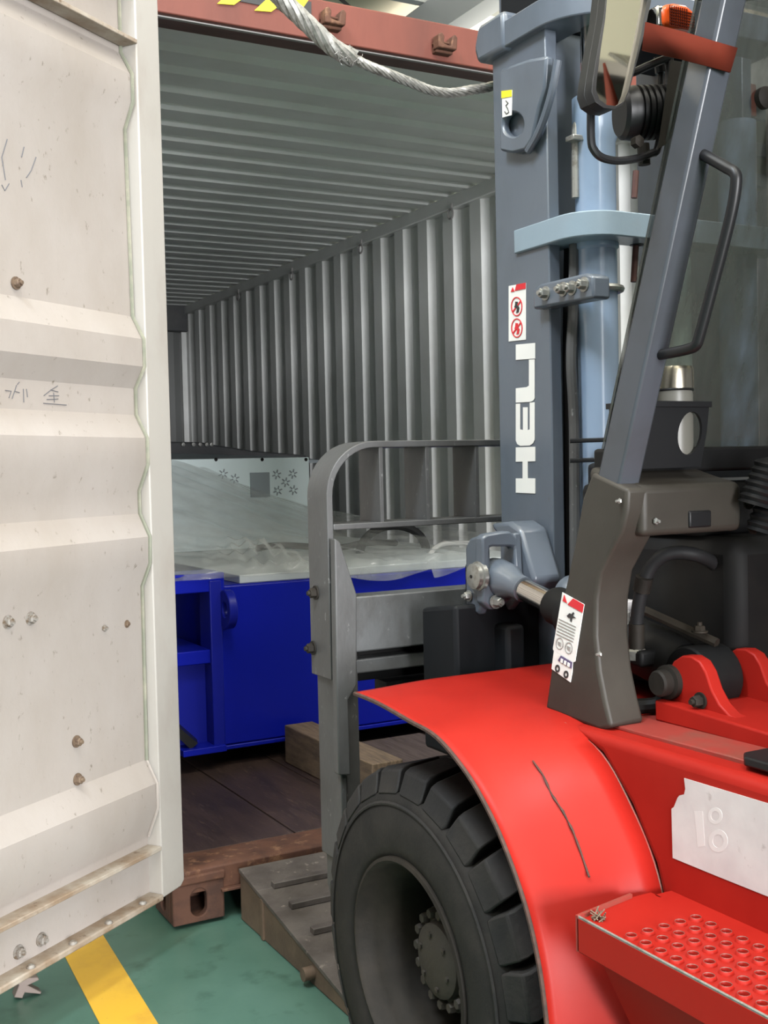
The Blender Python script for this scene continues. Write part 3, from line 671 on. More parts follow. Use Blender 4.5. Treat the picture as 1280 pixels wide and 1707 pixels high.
# side plate of carriage with sloped shoulder
def yp(px, py, y): q = B(px, py, 'y', y); return (q.x, q.z)
mm = MB(); pl = [yp(553, 897, 2.40), yp(562, 903, 2.40), yp(590, 990, 2.40), yp(590, 1140, 2.40), yp(576, 1165, 2.40), yp(580, 1290, 2.4), yp(560, 1290, 2.40), yp(556, 1100, 2.40)]
mm.prism([(p_[0], p_[1]) for p_ in pl], 'y', 2.385, 2.41); mm.build('carriage_side_plate', carr_m, fk, bevel=.003)
mm = MB(); q = xp(556, 1100, 1.19); mm.box(1.175, 1.19, 2.40, 2.52, .42, 1.10); mm.build('carriage_side_plate', carr_m, fk, bevel=.003)
# hanging post
mm = MB(); mm.prism([(2.41, .30), (2.41, .97), (2.515, .97), (2.515, .34), (2.49, .30)], 'x', 1.185, 1.232); mm.build('carriage_post', carr_m, fk, bevel=.004)
zu, zl = B(591, 995, 'y', 2.39).z, B(591, 1088, 'y', 2.39).z
x0 = B(589, 1000, 'y', 2.39).x
mm = MB(); mm.box(x0, mirror_x(x0), 2.39, 2.46, zl, zu); mm.build('carriage_bar', carr_w, fk, bevel=.004)
zu2, zl2 = B(591, 1100, 'y', 2.41).z, B(591, 1124, 'y', 2.41).z
mm = MB(); mm.box(x0, mirror_x(x0), 2.41, 2.46, zl2, zu2); mm.build('carriage_bar', carr_w, fk, bevel=.004)
mm = MB(); mm.box(x0+.05, mirror_x(x0+.05), 2.47, 2.50, zl2-.03, zu-.02); mm.build('carriage_back_plate', dark, fk)
mm = MB(); mm.box(x0+.11, mirror_x(x0+.11), 2.44, 2.50, zl2-.10, zl2-.035); mm.build('carriage_back_plate', dark, fk)
# dark carriage internals behind the mast
mm = MB(); mm.box(1.52, mirror_x(1.52), 2.33, 2.385, .55, 1.12); mm.build('carriage_core', dark, fk, bevel=.01)

# ---- tilt cylinder, left
T0 = Vector((1.445, 2.135, B(800, 962, 'x', 1.40).z)); q = B(1148, 1132, 'x', 1.42); T1 = Vector((1.455, q.y, q.z))
mm = MB()
yl, zl_ = xp(775, 905, 1.40); y2, z2 = xp(803, 1028, 1.40)
pl = [xp(775, 912, 1.40), xp(783, 897, 1.40), xp(803, 891, 1.40), xp(806, 1000, 1.40), xp(797, 1026, 1.40), xp(776, 1010, 1.40)]
mm.prism(pl, 'x', 1.40, 1.422); tb = mm.build('tilt_clevis', mast_m, fk, bevel=.006)
yf_ = 2.105
oq = [yp(804, 892, yf_), yp(850, 884, yf_), yp(864, 900, yf_), yp(866, 985, yf_), yp(840, 1012, yf_), yp(806, 1020, yf_)]
c_ = yp(837, 938, yf_); hl = [yp(837+20*cos(t)*(1 if abs(cos(t)) < .7 else .98), 942+30*sin(t), yf_) for t in [2*pi*i/24 for i in range(24)]]
hl = [yp(837+21*max(-1, min(1, 1.35*cos(t))), 940+29*max(-1, min(1, 1.35*sin(t))), yf_) for t in [-2*pi*i/24 for i in range(24)]]
oo = [ray_poly(oq, c_[0], c_[1], atan2(h[1]-c_[1], h[0]-c_[0])) for h in hl]
mm = MB(); mm.ring(oo, hl, 'y', yf_, yf_+.03); mm.build('tilt_clevis_frame', mast_m, fk, bevel=.005)
pl = [xp(836, 893, 1.47), xp(860, 889, 1.47), xp(866, 1000, 1.47), xp(850, 1020, 1.47), xp(838, 1000, 1.47)]
mm = MB(); mm.prism([(y+.02, z) for y, z in pl], 'x', 1.478, 1.498); mm.build('tilt_clevis', mast_m, fk, bevel=.005)
mm = MB(); mm.lathe((1.374, *xp(786, 961, 1.375)), (1, 0, 0), [(0, 0), (.016, 0), (.0285, .004), (.0285, .014), (.033, .016), (.033, .026), (0, .026)], 24); mm.build('clevis_pin', steel, tb)
mm = MB(); mm.lathe((1.3725, *xp(786, 961, 1.375)), (1, 0, 0), [(0, 0), (.004, 0), (.004, .002), (0, .002)], 12); mm.build('pin_hole', black, tb)
inst('pin_bolt', bolt_mesh('pin_bolt', steel, .009, .012, True, (-1, 0, 0)), (1.399, *xp(783, 993, 1.40)), tb)
c = B(826, 1003, 'y', 2.10); inst('pin_bolt', bolt_mesh('pin_bolt', steel, .011, .02, True, (0, -1, 0)), c, tb)
# slanted mount welded to mast
pl = [xp(838, 872, 1.54), xp(872, 868, 1.54), xp(890, 880, 1.54), xp(915, 965, 1.54), xp(905, 990, 1.54), xp(880, 985, 1.54), xp(858, 900, 1.54)]
mm = MB(); mm.prism(pl, 'x', 1.50, 1.578); mm.build('tilt_mount', mast_m, fk, bevel=.01)
mm = MB(); mm.prism([(2.15, .70), (2.30, .70), (2.30, 1.03), (2.15, 1.05)], 'x', 1.345, 1.578); mm.build('bracket_shadow_block', dark2, fk, bevel=.01)  # dark block stands in for the tilt bracket's shadow
mm = MB(); mm.box(1.45, 1.50, 2.10, 2.2, .60, 1.0); mm.build('bracket_shadow_plate', dark2, fk, bevel=.01)  # dark plate, part of the same stand-in shadow
d_ = (T1-T0).normalized(); Ln = (T1-T0).length
mm = MB(); mm.lathe(T0-d_*.02, d_, [(0, 0), (.038, .005), (.042, .03), (.04, .07), (.028, .10), (.028, .13), (0, .13)], 24); mm.build('rod_end', mast_m, fk)
mm = MB(); mm.lathe(T0, d_, [(.024, .09), (.024, .30)], 20); mm.build('tilt_rod', chrome, fk)
mm = MB(); mm.lathe(T0, d_, [(0, .215), (.036, .215), (.04, .225), (.04, .27), (.050, .275), (.052, .30), (.052, Ln-.09), (.046, Ln-.05), (0, Ln-.05)], 28); mm.build('tilt_cylinder', dark, fk)
mm = MB(); mm.lathe((1.415, T1.y, T1.z), (1, 0, 0), [(0, 0), (.055, 0), (.058, .004), (.058, .076), (.055, .08), (0, .08)], 28); mm.build('tilt_cylinder_eye', dark, fk)
mm = MB(); c = B(925, 975, 'y', 2.0); mm.lathe((1.56, 2.02, B(928, 978, 'y', 2.02).z-.02), (0, -1, 0), [(0, 0), (.04, 0), (.045, .01), (.045, .04), (.038, .05), (0, .05)], 20); mm.build('roller_cap', mast_m, fk, bevel=0)

# ---- front wheels
def wheel(xo, s, full=True):
    """xo = plane of outer sidewall, s = +1 when the axle runs to +x"""
    X = lambda d: xo + s*d
    cy, cz = 1.89, .392
    WD = .27
    mm = MB(); mm.lathe((xo, cy, cz), (s, 0, 0), [(.205, .012), (.215, .002), (.235, -.004), (.28, -.006), (.318, .0), (.335, .008), (.345, .03), (.350, .06), (.352, WD/2), (.350, WD-.06), (.335, WD-.008), (.28, WD), (.205, WD-.01)], 72, closed=True)
    ty = mm.build('tyre', rubber, fk, angle=50)
    mm = MB(); mm.lathe((xo, cy, cz), (s, 0, 0), [(.3125, -.0042), (.316, -.005), (.320, -.002)], 72); mm.build('tyre_bead_line', tread_m, ty)
    NL = 24; da = 2*pi/NL
    def P(r, th, d): return (X(d), cy+r*cos(th), cz+r*sin(th))
    for half in (0, 1):
        lm = MB(); sec = [(.3335, .004), (.3475, .010), (.378, .020), (.385, .034), (.388, .135), (.340, .135), (.338, .02)]
        if half: sec = [(r, WD-d) for r, d in sec]
        vs = []; n = len(sec)
        for e in (-1, 1):
            for r, d in sec:
                dd = d if not half else WD-d
                w_ = da*(.40 + (.04 if r < .35 else 0))
                sk = -da*.45*max(0, (dd-.03)/.105) if dd > .03 else 0
                sk += da*.1 if dd > .1 else 0
                vs.append(P(r, e*w_ + sk, d))
        lm.add(vs, [tuple(range(n)), tuple(range(n, 2*n))[::-1]]+[(i, (i+1) % n, n+(i+1) % n, n+i) for i in range(n)])
        # move to the hub axis so that copies can turn about it
        lm.v = [(v[0]-xo, v[1]-cy, v[2]-cz) for v in lm.v]
        me = lm.mesh('tread_lug', tread_m, 25)
        for k in range(NL):
            o = inst('tread_lug', me, (xo, cy, cz), ty, (da*(k+(.5 if half else 0))+radians(2.2), 0, 0))
            if full:
                b = o.modifiers.new('bevel', 'BEVEL'); b.width = .004; b.segments = 2
    # rim: deep dish
    mm = MB(); mm.lathe((xo, cy, cz), (s, 0, 0), [(.214, .010), (.2125, -.004), (.205, -.006), (.199, .002), (.196, .02), (.186, .035), (.172, .05), (.166, .08), (.164, .165), (.155, .175), (.06, .178), (.06, .20), (.2, .20)], 64)
    rm = mm.build('rim', rim_m, fk, angle=40)
    mm = MB(); mm.lathe((xo, cy, cz), (s, 0, 0), [(0, .062), (.06, .062), (.072, .068), (.075, .085), (.098, .09), (.102, .095), (.102, .112), (.095, .118), (.095, .178)], 40); mm.build('hub', hub_m, rm)
    nut = MB(); nut.lathe((0, 0, 0), (-s, 0, 0), [(0, 0), (.0115, 0), (.0115, .016), (.009, .02), (0, .02)], 6); nm = nut.mesh('lug_nut', hub_m)
    for k in range(16):
        a = 2*pi*k/16; inst('lug_nut', nm, (X(.092), cy+.0885*cos(a), cz+.0885*sin(a)), rm)
    capb = MB(); capb.lathe((0, 0, 0), (-s, 0, 0), [(0, 0), (.006, 0), (.006, .006), (0, .007)], 6); cm = capb.mesh('cap_bolt', hub_m)
    for k in range(6):
        a = 2*pi*k/6+.3; inst('cap_bolt', cm, (X(.064), cy+.052*cos(a), cz+.052*sin(a)), rm)
    return ty
wheel(1.055, 1)
wheel(mirror_x(1.055), -1, False)
mm = MB(); mm.lathe((1.25, 1.89, .392), (1, 0, 0), [(.07, 0), (.09, .2), (.09, 1.1), (.07, 1.3)], 20); mm.build('front_axle', dark, fk)

# ---- fender and body
outer = [(597, 1155), (640, 1178), (690, 1200), (730, 1230), (780, 1290), (820, 1360), (850, 1430), (880, 1520), (900, 1610), (912, 1700)]
O = [B(px, py, 'x', 1.03) for px, py in outer]
O = [(p.y, p.z) for p in O]
O[0] = (2.03, .908); O[1] = (1.93, .905); O[2] = (1.81, .893); O += [(1.395, .42), (1.392, .33)]
I = [(2.045, .912), (1.95, .912), (1.83, .911), (1.72, .910), (1.60, .902), (1.50, .868), (1.43, .80), (1.375, .72), (1.345, .63), (1.33, .54), (1.325, .44), (1.32, .33)]
def fen(x):
    if x <= 1.03: return O
    t = min(1, (x-1.03)/.19); t = t*t*(3-2*t)*.6+t*.4
    return [(a[0]+(b[0]-a[0])*t, a[1]+(b[1]-a[1])*t) for a, b in zip(O, I)]
def dens(c): return [tuple(p) for p in smoothpath([(a, b, 0) for a, b in c], 5)]
cur = []
for x in (1.03, 1.045, 1.07, 1.10, 1.13, 1.16, 1.19, 1.222):
    cur.append([(x, p[0], p[1]) for p in dens(fen(x))])
mm = MB(); mm.loft(cur); top = [(1.222, p[0], p[1]) for p in dens(I)[:24]]
mm.loft([top, [(1.40, y, z) for _, y, z in top], [(1.60, y, z) for _, y, z in top]]); fd = mm.build('fender', red, fk, angle=60, solid=.007, weld=True)
mm = MB(); mm.tube([(1.029, p[0], p[1]) for p in dens(O)], .0045, 6); mm.build('fender_edge', red_e, fd)
mm = MB(); mm.tube(smoothpath([(x, y, z) for x, y, z in [(1.223, *I[4])]+[(1.223, *p) for p in I[5:10]]], 5), .004, 6); mm.build('fender_seam', red_d, fd)
# right fender, mirrored
mm = MB(); mm.loft([[(mirror_x(p[0]), p[1], p[2]) for p in c] for c in cur]); mm.build('fender', red, fk, angle=60, solid=.007)
mm = MB(); mm.loft([[(mirror_x(p[0]), p[1], p[2]) for p in c] for c in ([top, [(1.60, y, z) for _, y, z in top]])]); mm.build('fender', red, fk, angle=60, solid=.006)
# crack / scratch line on the fender
def fenz(px, py):
    # walk along the sight line until it meets the fender sheet
    d = fw + R0*((px-640)/F) + D0*((py-853.5)/F); prev = None
    for k in range(60):
        x = 1.03+.192*k/59; p = CAM + d*(x/d.x); c = dens(fen(x)); e = None
        for a, b in zip(c, c[1:]):
            if (a[1]-p.z)*(b[1]-p.z) <= 0 and a[1] != b[1]:
                e = a[0]+(b[0]-a[0])*(p.z-a[1])/(b[1]-a[1]) - p.y; break
        if e is not None and prev is not None and prev*e <= 0: return p
        if e is not None: prev = e
    return p
# body
bp = [(p[0], p[1]) for p in I[4:]] + [(1.32, .2), (.35, .2), (.35, .897), (1.2, .905)]
mm = MB(); mm.prism(bp, 'x', 1.221, mirror_x(1.221)); body = mm.build('body_frame', red, fk, bevel=.02, seg=4)
mm = MB(); mm.prism([(1.56, .908), (1.25, .912), (.4, .905), (.4, .90), (1.56, .902)], 'x', 1.27, mirror_x(1.27)); mm.build('deck_plate', red_d, fk, bevel=.002)
mm = MB(); mm.box(1.50, mirror_x(1.50), 1.60, 2.02, .45, .90); mm.build('front_bulkhead', dark, fk, bevel=.01)
mm = MB(); mm.box(1.52, mirror_x(1.42), 1.86, 1.90, .90, 1.36); mm.build('dash_bulkhead', dark2, fk, bevel=.01)
mm = MB(); mm.prism([(1.52, .20), (1.30, .20), (.3, .20), (.3, .25), (1.5, .25)], 'x', 1.28, mirror_x(1.28)); mm.build('belly_plate', dark, fk)
# counterweight and seat deck behind the frame (out of view; seat and rear parts added to shade the cab)
mm = MB(); mm.prism([(.36, .2), (-.9, .25), (-1.15, .5), (-1.15, 1.0), (-.9, 1.15), (.1, 1.15), (.2, .90), (.36, .90)], 'x', 1.32, mirror_x(1.32)); mm.build('counterweight', red, fk, bevel=.04, seg=3)
mm = MB(); mm.prism([(.36, .90), (-.9, 1.0), (-.9, 1.22), (.55, 1.22), (.62, 1.1), (.62, .92)], 'x', 1.45, mirror_x(1.45)); mm.build('seat_hood', dark, fk, bevel=.03)
mm = MB(); mm.prism([(.58, 1.22), (.02, 1.22), (-.12, 1.75), (.0, 1.78), (.14, 1.36), (.56, 1.36)], 'x', 1.62, mirror_x(1.62)); mm.build('seat', black, fk, bevel=.04)
mm = MB(); mm.box(1.30, mirror_x(1.30), -.42, -.38, 1.10, 2.16); mm.build('rear_light_blocker', dark, fk, bevel=.01)  # unseen solid panel added to block light entering the cab from behind
for xx in (1.27, mirror_x(1.33)):
    mm = MB(); mm.box(xx, xx+.06, -.42, -.34, 1.0, 2.17); mm.build('rear_pillar', pil_m, fk, bevel=.006)
# torn white sticker
pts = [(1141, 1297), (1280, 1339), (1330, 1354), (1330, 1516), (1280, 1494), (1200, 1462), (1122, 1430), (1120, 1348), (1124, 1345), (1130, 1330), (1133, 1326), (1141, 1324), (1143, 1315)]
st = decal(pts, 1.2205, sticker_g, 'torn_sticker', fk)
for pl in ([(1158, 1352), (1172, 1352), (1176, 1410), (1164, 1412)], ):
    decal(pl, 1.2205, faded, 'faded_character', st, .0002)
mm = MB(); o_ = [xp(1192+12*cos(t), 1360+14*sin(t), 1.2192) for t in [2*pi*i/20 for i in range(20)]]; i_ = [xp(1192+7*cos(t), 1360+8*sin(t), 1.2192) for t in [2*pi*i/20 for i in range(20)]]
mm.ring(o_, i_, 'x', 1.2190, 1.2194)
o_ = [xp(1197+16*cos(t), 1402+19*sin(t), 1.2192) for t in [2*pi*i/20 for i in range(20)]]; i_ = [xp(1197+9*cos(t), 1402+11*sin(t), 1.2192) for t in [2*pi*i/20 for i in range(20)]]
mm.ring(o_, i_, 'x', 1.2190, 1.2194); mm.build('faded_character', faded, st)
# scratch on fender
sp = [(888, 1268), (905, 1292), (920, 1325), (938, 1352), (955, 1385), (968, 1420), (982, 1462)]
sp = [(a[0]+(b[0]-a[0])*k/4, a[1]+(b[1]-a[1])*k/4) for a, b in zip(sp, sp[1:]) for k in range(4)]+[sp[-1]]
mm = MB(); mm.tube(([(lambda q_: q_+(CAM-q_).normalized()*.011)(fenz(*p)) for p in sp]), [.0008+.0012*abs(sin(i*.9))+.0006*(i % 3 == 0) for i in range(len(sp))], 5); mm.build('scratch_weld', red_e, fd)

# step with flared holes
stp = MB(); SX0, SX1, SY0, SY1, SZ = 1.034, 1.188, .62, 1.246, .69
g0x, g0y, st_ = 1.0505, 1.2295, .03
for i in range(5):
    for j in range(20):
        cx, cy = g0x+.0305*i, g0y-st_*j
        stp.ring(rectloop(cx-.01525, cx+.01525, cy-.015, cy+.015, 16), circle(cx, cy, .0078, n=16), 'z', SZ-.004, SZ)
stp.box(1.030, 1.03525, SY0, 1.322, SZ-.004, SZ)
stp.box(1.0505-.01525, 1.1725+.01525, 1.2445, 1.322, SZ-.004, SZ)
stp.box(1.1725+.01525, 1.222, SY0, 1.334, SZ-.004, SZ)
stp.prism([(1.030, 1.322), (1.19, 1.322), (1.19, 1.345), (1.150, 1.345)], 'z', SZ-.004, SZ)
step = stp.build('step_plate', red, fk, angle=30)
rg = MB(); rg.lathe((0, 0, 0), (0, 0, 1), [(.0108, 0), (.0095, .003), (.008, .0042), (.0074, .003), (.0074, -.004)], 16); rgm = rg.mesh('hole_rim', red, 60)
rg2 = MB(); rg2.lathe((0, 0, 0), (0, 0, 1), [(.0079, .0043), (.0077, .0045), (.0074, .0040)], 16); rgs = rg2.mesh('hole_rim_worn', rim_worn, 60)
for i in range(5):
    for j in range(12):
        inst('hole_rim', rgm, (g0x+.0305*i, g0y-st_*j, SZ), step); inst('hole_rim', rgs, (g0x+.0305*i, g0y-st_*j, SZ), step)
mm = MB(); mm.box(1.026, 1.031, SY0, 1.322, SZ-.048, SZ+.004); mm.build('step_skirt', red, step, bevel=.002)
mm = MB(); mm.tube([(1.0285, SY0, SZ+.004), (1.0285, 1.320, SZ+.004)], .0025, 6); mm.build('step_edge', steel, step)
mm = MB(); mm.hexa([(1.026, 1.318, SZ-.048), (1.15, 1.342, SZ-.048), (1.15, 1.348, SZ-.048), (1.026, 1.324, SZ-.048), (1.026, 1.318, SZ+.006), (1.15, 1.342, SZ+.006), (1.15, 1.348, SZ+.006), (1.026, 1.324, SZ+.006)]); mm.build('step_skirt', red_d, step)
mm = MB(); mm.prism([(1.045, SZ-.048), (1.14, .45), (1.22, .45), (1.22, SZ-.048)], 'y', SY0, 1.30); mm.build('step_bracket', red, step, bevel=.004)
mm = MB(); mm.box(1.032, 1.20, SY0, 1.31, SZ-.020, SZ-.0065); mm.build('hole_shade_plate', dark, step)  # dark plate right under the holes stands in for the shade inside them
# grass tuft caught in the corner of the step
mm = MB()
for i in range(14):
    c = Vector((1.052, 1.305, SZ)); a = random.uniform(0, 6.28)
    mm.tube([c+Vector((random.uniform(-.012, .012), random.uniform(-.012, .012), .0)), c+Vector((.012*cos(a), .012*sin(a), random.uniform(.004, .016)))], .0012, 4)
mm.build('straw_debris', brownbolt, step)

# ---- tilt ears (red) on deck
def earpts(pxs, x): return [xp(px, py, x) for px, py in pxs]
e_out = [(1126, 1170), (1128, 1120), (1138, 1100), (1152, 1091), (1168, 1092), (1182, 1101), (1192, 1118), (1202, 1148), (1215, 1172), (1232, 1190), (1266, 1204), (1266, 1216), (1200, 1212), (1120, 1190)]
P_ = earpts(e_out, 1.40)
mm = MB(); mm.prism(P_, 'x', 1.378, 1.405); ear1 = mm.build('tilt_ear', red, fk, bevel=.003)
mm = MB(); mm.prism(P_, 'x', 1.505, 1.532); mm.build('tilt_ear', red, fk, bevel=.003)
mm = MB(); mm.lathe((1.345, T1.y, T1.z), (1, 0, 0), [(0, 0), (.020, 0), (.023, .004), (.023, .02), (.030, .022), (.030, .036), (0, .036)], 24); mm.build('tilt_pin', rim_m, ear1)
inst('tilt_pin_bolt', bolt_mesh('tilt_pin_bolt', rim_m, .010, .016, True, (-1, 0, 0)), (1.377, *xp(1168, 1168, 1.377)), ear1)
mm = MB(); y0_, y1_ = xp(1130, 1180, 1.378)[0]+.03, xp(1266, 1212, 1.378)[0]-.25
mm.prism([(y0_, .908), (y1_, .908), (y1_, .928), (y0_, .945)], 'x', 1.352, 1.56); mm.build('ear_base', red, fk, bevel=.004)
# hydraulic fitting and hoses near the tilt cylinder
mm = MB(); q = B(1060, 1100, 'x', 1.38); mm.box(q.x-.005, q.x+.035, q.y-.02, q.y+.02, q.z-.012, q.z+.018); mm.build('hose_elbow', dark, fk, bevel=.006)
hp = [B(1061, 1095, 'x', 1.39), B(1061, 1040, 'x', 1.39), B(1068, 990, 'x', 1.39), B(1085, 945, 'x', 1.40), B(1115, 923, 'x', 1.42), B(1160, 925, 'x', 1.46), B(1195, 945, 'x', 1.52), B(1206, 980, 'x', 1.54), B(1200, 1040, 'x', 1.56)]
mm = MB(); mm.tube(smoothpath(hp), .0125, 12); mm.build('tilt_hose', hosem, fk)
for (a, b, r, mt) in (((1061, 1092), (1061, 1040), .0145, steel), ((1069, 985), (1074, 962), .0165, steel)):
    mm = MB(); mm.tube([B(*a, 'x', 1.388), B(*b, 'x', 1.388)], r, 12); mm.build('hose_ferrule', rim_m if mt is steel else mt, fk)
mm = MB(); mm.lathe(B(1061, 1090, 'x', 1.388), (0, 0, 1), [(0, -.01), (.02, -.01), (.02, .006), (.016, .01), (0, .01)], 6); mm.build('hose_nut', steel, fk)
mm = MB(); mm.tube([B(1036, 1020, 'x', 1.42), B(1034, 1075, 'x', 1.42)], .016, 10); mm.build('hose_ferrule', steel, fk)
mm = MB(); a = B(1036, 1012, 'x', 1.43); mm.box(a.x-.02, a.x+.03, a.y-.01, a.y+.03, a.z-.02, a.z+.012); mm.build('pale_block', sticker_g, fk, bevel=.003)
mm = MB(); a, b_ = B(1075, 1018, 'x', 1.43), B(1195, 1072, 'x', 1.47); mm.tube([a, b_], .009, 8); mm.build('steel_link', rim_m, fk)
a = B(1166, 1054, 'x', 1.45); inst('link_bolt', bolt_mesh('link_bolt', rim_m, .010, .01, True, (0, 0, 1)), a, fk)
mm = MB(); mm.tube([B(1232, 975, 'x', 1.56), B(1214, 1062, 'x', 1.56)], .006, 8); mm.build('pedal_rod', steel, fk)
a, b_ = B(1030, 1180, 'x', 1.36), B(1115, 1165, 'x', 1.42)
mm = MB(); mm.tube(smoothpath([B(1030, 1185, 'x', 1.34), B(1060, 1178, 'x', 1.36), B(1100, 1172, 'x', 1.39), B(1118, 1140, 'x', 1.40)]), .014, 10); mm.build('floor_hose', dark, fk)
mm = MB(); a = B(1040, 1185, 'x', 1.33); mm.lathe((a.x, a.y, a.z-.02), (0, 0, 1), [(0, 0), (.016, 0), (.016, .02), (.008, .022), (.008, .03), (0, .03)], 10); mm.build('floor_bolt', rim_m, fk)
# rubber pad on deck
a = B(1240, 1276, 'z', .913); 
mm = MB(); mm.prism([(a.x, a.y), (a.x+.02, a.y+.02), (a.x+.35, a.y+.02), (a.x+.35, a.y-.5), (a.x+.02, a.y-.5), (a.x, a.y-.47)], 'z', .912, .926); mm.build('floor_mat', black, fk, bevel=.003)

# ---- front pillar, its cover, cowl and windscreen
XP = 1.25
def ppts(pxs, x=XP): return [xp(px, py, x) for px, py in pxs]
cov = [(986, 787), (1046, 815), (1044, 850), (1036, 885), (1018, 920), (1000, 955), (993, 1000), (992, 1060), (998, 1120), (1008, 1170), (1018, 1212), (1000, 1218), (960, 1203), (908, 1182), (922, 1085), (940, 985), (958, 900), (970, 830)]
mm = MB(); mm.prism(ppts(cov), 'x', XP, XP+.075); pc = mm.build('pillar_cover', pil_d, fk, bevel=.007, seg=3)
y_r, z_r = xp(1046, 812, XP)
zc0, zc1 = B(1150, 890, 'y', y_r).z, z_r
xr_ = B(1238, 850, 'y', y_r).x
mm = MB(); mm.prism([(y_r, zc0), (y_r, zc1), (y_r+.06, zc1+.014), (y_r+.14, zc1+.036), (y_r+.14, zc1+.01), (y_r+.06, zc0)], 'x', XP+.03, xr_); mm.build('cowl', pil_d, fk, bevel=.012, seg=4)
mm = MB(); mm.box(1.50, mirror_x(XP), y_r+.10, 1.90, 1.22, zc1+.002); mm.build('dashboard', dark, fk, bevel=.02)
a, b_ = B(1148, 852, 'y', y_r-.002), B(1185, 878, 'y', y_r-.002)
mm = MB(); mm.box(a.x, b_.x, y_r-.004, y_r+.01, b_.z, a.z); mm.build('rocker_switch', black, fk, bevel=.003)
scr = bolt_mesh('cover_screw', steel, .006, .004, False, (0, -1, 0))
for px, py in ((1091, 869),): inst('cover_screw', scr, B(px, py, 'y', y_r-.001), fk)
sc2 = bolt_mesh('cover_screw', steel, .005, .003, False, (-1, 0, 0))
inst('cover_screw', sc2, (XP-.001, *xp(1003, 1090, XP)), fk); inst('cover_screw', sc2, (XP-.001, *xp(1036, 835, XP)), fk)
# stickers on the cover
def cdec(pl, mtl, name, parent, off=0): return decal(pl, XP-.0006, mtl, name, parent, off)
k4 = lambda x, y: (740+x*.2344, 820+y*.2344)
s1 = cdec([k4(845, 714), k4(1000, 800), k4(995, 830), k4(935, 1205), k4(922, 1212), k4(780, 1125), k4(778, 1112)], sticker, 'warning_sticker', pc)
cdec([k4(925, 757), k4(1000, 800), k4(990, 858), k4(885, 800)], ink_r, 'sticker_band', s1, .0013)
cdec([k4(850, 775), k4(862, 732), k4(880, 790)], ink_r, 'sticker_triangle', s1, .0013)
cdec([k4(880, 880), k4(900, 862), k4(912, 870), k4(925, 855), k4(932, 862), k4(922, 880), k4(942, 895), k4(918, 898), k4(912, 925), k4(904, 918), k4(905, 895), k4(888, 893)], ink_k, 'sticker_figure', s1, .0013)
for i in range(6):
    y0 = 905+i*21
    cdec([k4(825-i*4, y0-5), k4(945-i*4, y0+52), k4(944-i*4, y0+57), k4(824-i*4, y0)], ink_g, 'sticker_text', s1, .0013)
for (cx, cy) in ((828, 1078), (893, 1110)):
    mm = MB(); o_ = [xp(*k4(cx+27*cos(t), cy+42*sin(t)), XP-.0006) for t in [2*pi*i/20 for i in range(20)]]; i_ = [xp(*k4(cx+23*cos(t), cy+37*sin(t)), XP-.0006) for t in [2*pi*i/20 for i in range(20)]]
    mm.ring(o_, i_, 'x', XP-.0028, XP-.0019); mm.build('sticker_ring', ink_g, s1)
    cdec([k4(cx-10, cy-16), k4(cx+10, cy-6), k4(cx+8, cy+18), k4(cx-12, cy+8)], ink_g, 'sticker_figure', s1, .0013)
s2 = cdec([k4(785, 1130), k4(918, 1212), k4(915, 1280), k4(902, 1354), k4(768, 1258)], sticker, 'tyre_sticker', pc)
cdec([k4(838, 1163), k4(918, 1212), k4(912, 1254), k4(816, 1198)], mat('ink violet', (.10, .08, .16), .5), 'sticker_band', s2, .0013)
for i in range(3): cdec([k4(842+i*24, 1183+i*14), k4(856+i*24, 1191+i*14), k4(852+i*24, 1216+i*14), k4(838+i*24, 1208+i*14)], sticker, 'sticker_character', s2, .0026)
for (cx, cy) in ((812, 1256), (873, 1298)):
    mm = MB(); o_ = [xp(*k4(cx+17*cos(t), cy+28*sin(t)), XP-.0006) for t in [2*pi*i/20 for i in range(20)]]; i_ = [xp(*k4(cx+8*cos(t), cy+13*sin(t)), XP-.0006) for t in [2*pi*i/20 for i in range(20)]]
    mm.ring(o_, i_, 'x', XP-.0028, XP-.0019); mm.build('sticker_ring', ink_k, s2)
# pillar
def pil_sec(pxl, pxm, py):
    yl = xp(pxl, py, XP)[0]; ym, zm = xp(pxm, py, XP); return yl, ym, zm
y0f, y0n, z0 = pil_sec(990, 1030, 800); y1f, y1n, z1 = pil_sec(1159, 1202, 0)
e = (z1-z0)*.25/1; kx = (y1n-y0n)/(z1-z0)
zT = z1+.18; yTn = y0n+kx*(zT-z0); yTf = y0f+(y1f-y0f)/(z1-z0)*(zT-z0)
zB = z0-.08; yBn = y0n+kx*(zB-z0); yBf = y0f+kx*(zB-z0)
PW = .05
mm = MB(); mm.hexa([(XP+.004, yBn, zB), (XP+PW, yBn, zB), (XP+PW, yBf, zB), (XP+.004, yBf, zB), (XP+.004, yTn, zT), (XP+PW, yTn, zT), (XP+PW, yTf, zT), (XP+.004, yTf, zT)]); mm.build('front_pillar', pil_m, fk, bevel=.005)
mm = MB(); X2 = mirror_x(XP); mm.hexa([(X2-PW, yBn, zB), (X2, yBn, zB), (X2, yBf, zB), (X2-PW, yBf, zB), (X2-PW, yTn, zT), (X2, yTn, zT), (X2, yTf, zT), (X2-PW, yTf, zT)]); mm.build('front_pillar', pil_m, fk, bevel=.005)
mm = MB(); mm.box(XP, X2, -.4, yTf, zT, zT+.06); mm.build('overhead_guard', pil_m, fk, bevel=.01)
def ypil(z): return y0n+kx*(z-z0)
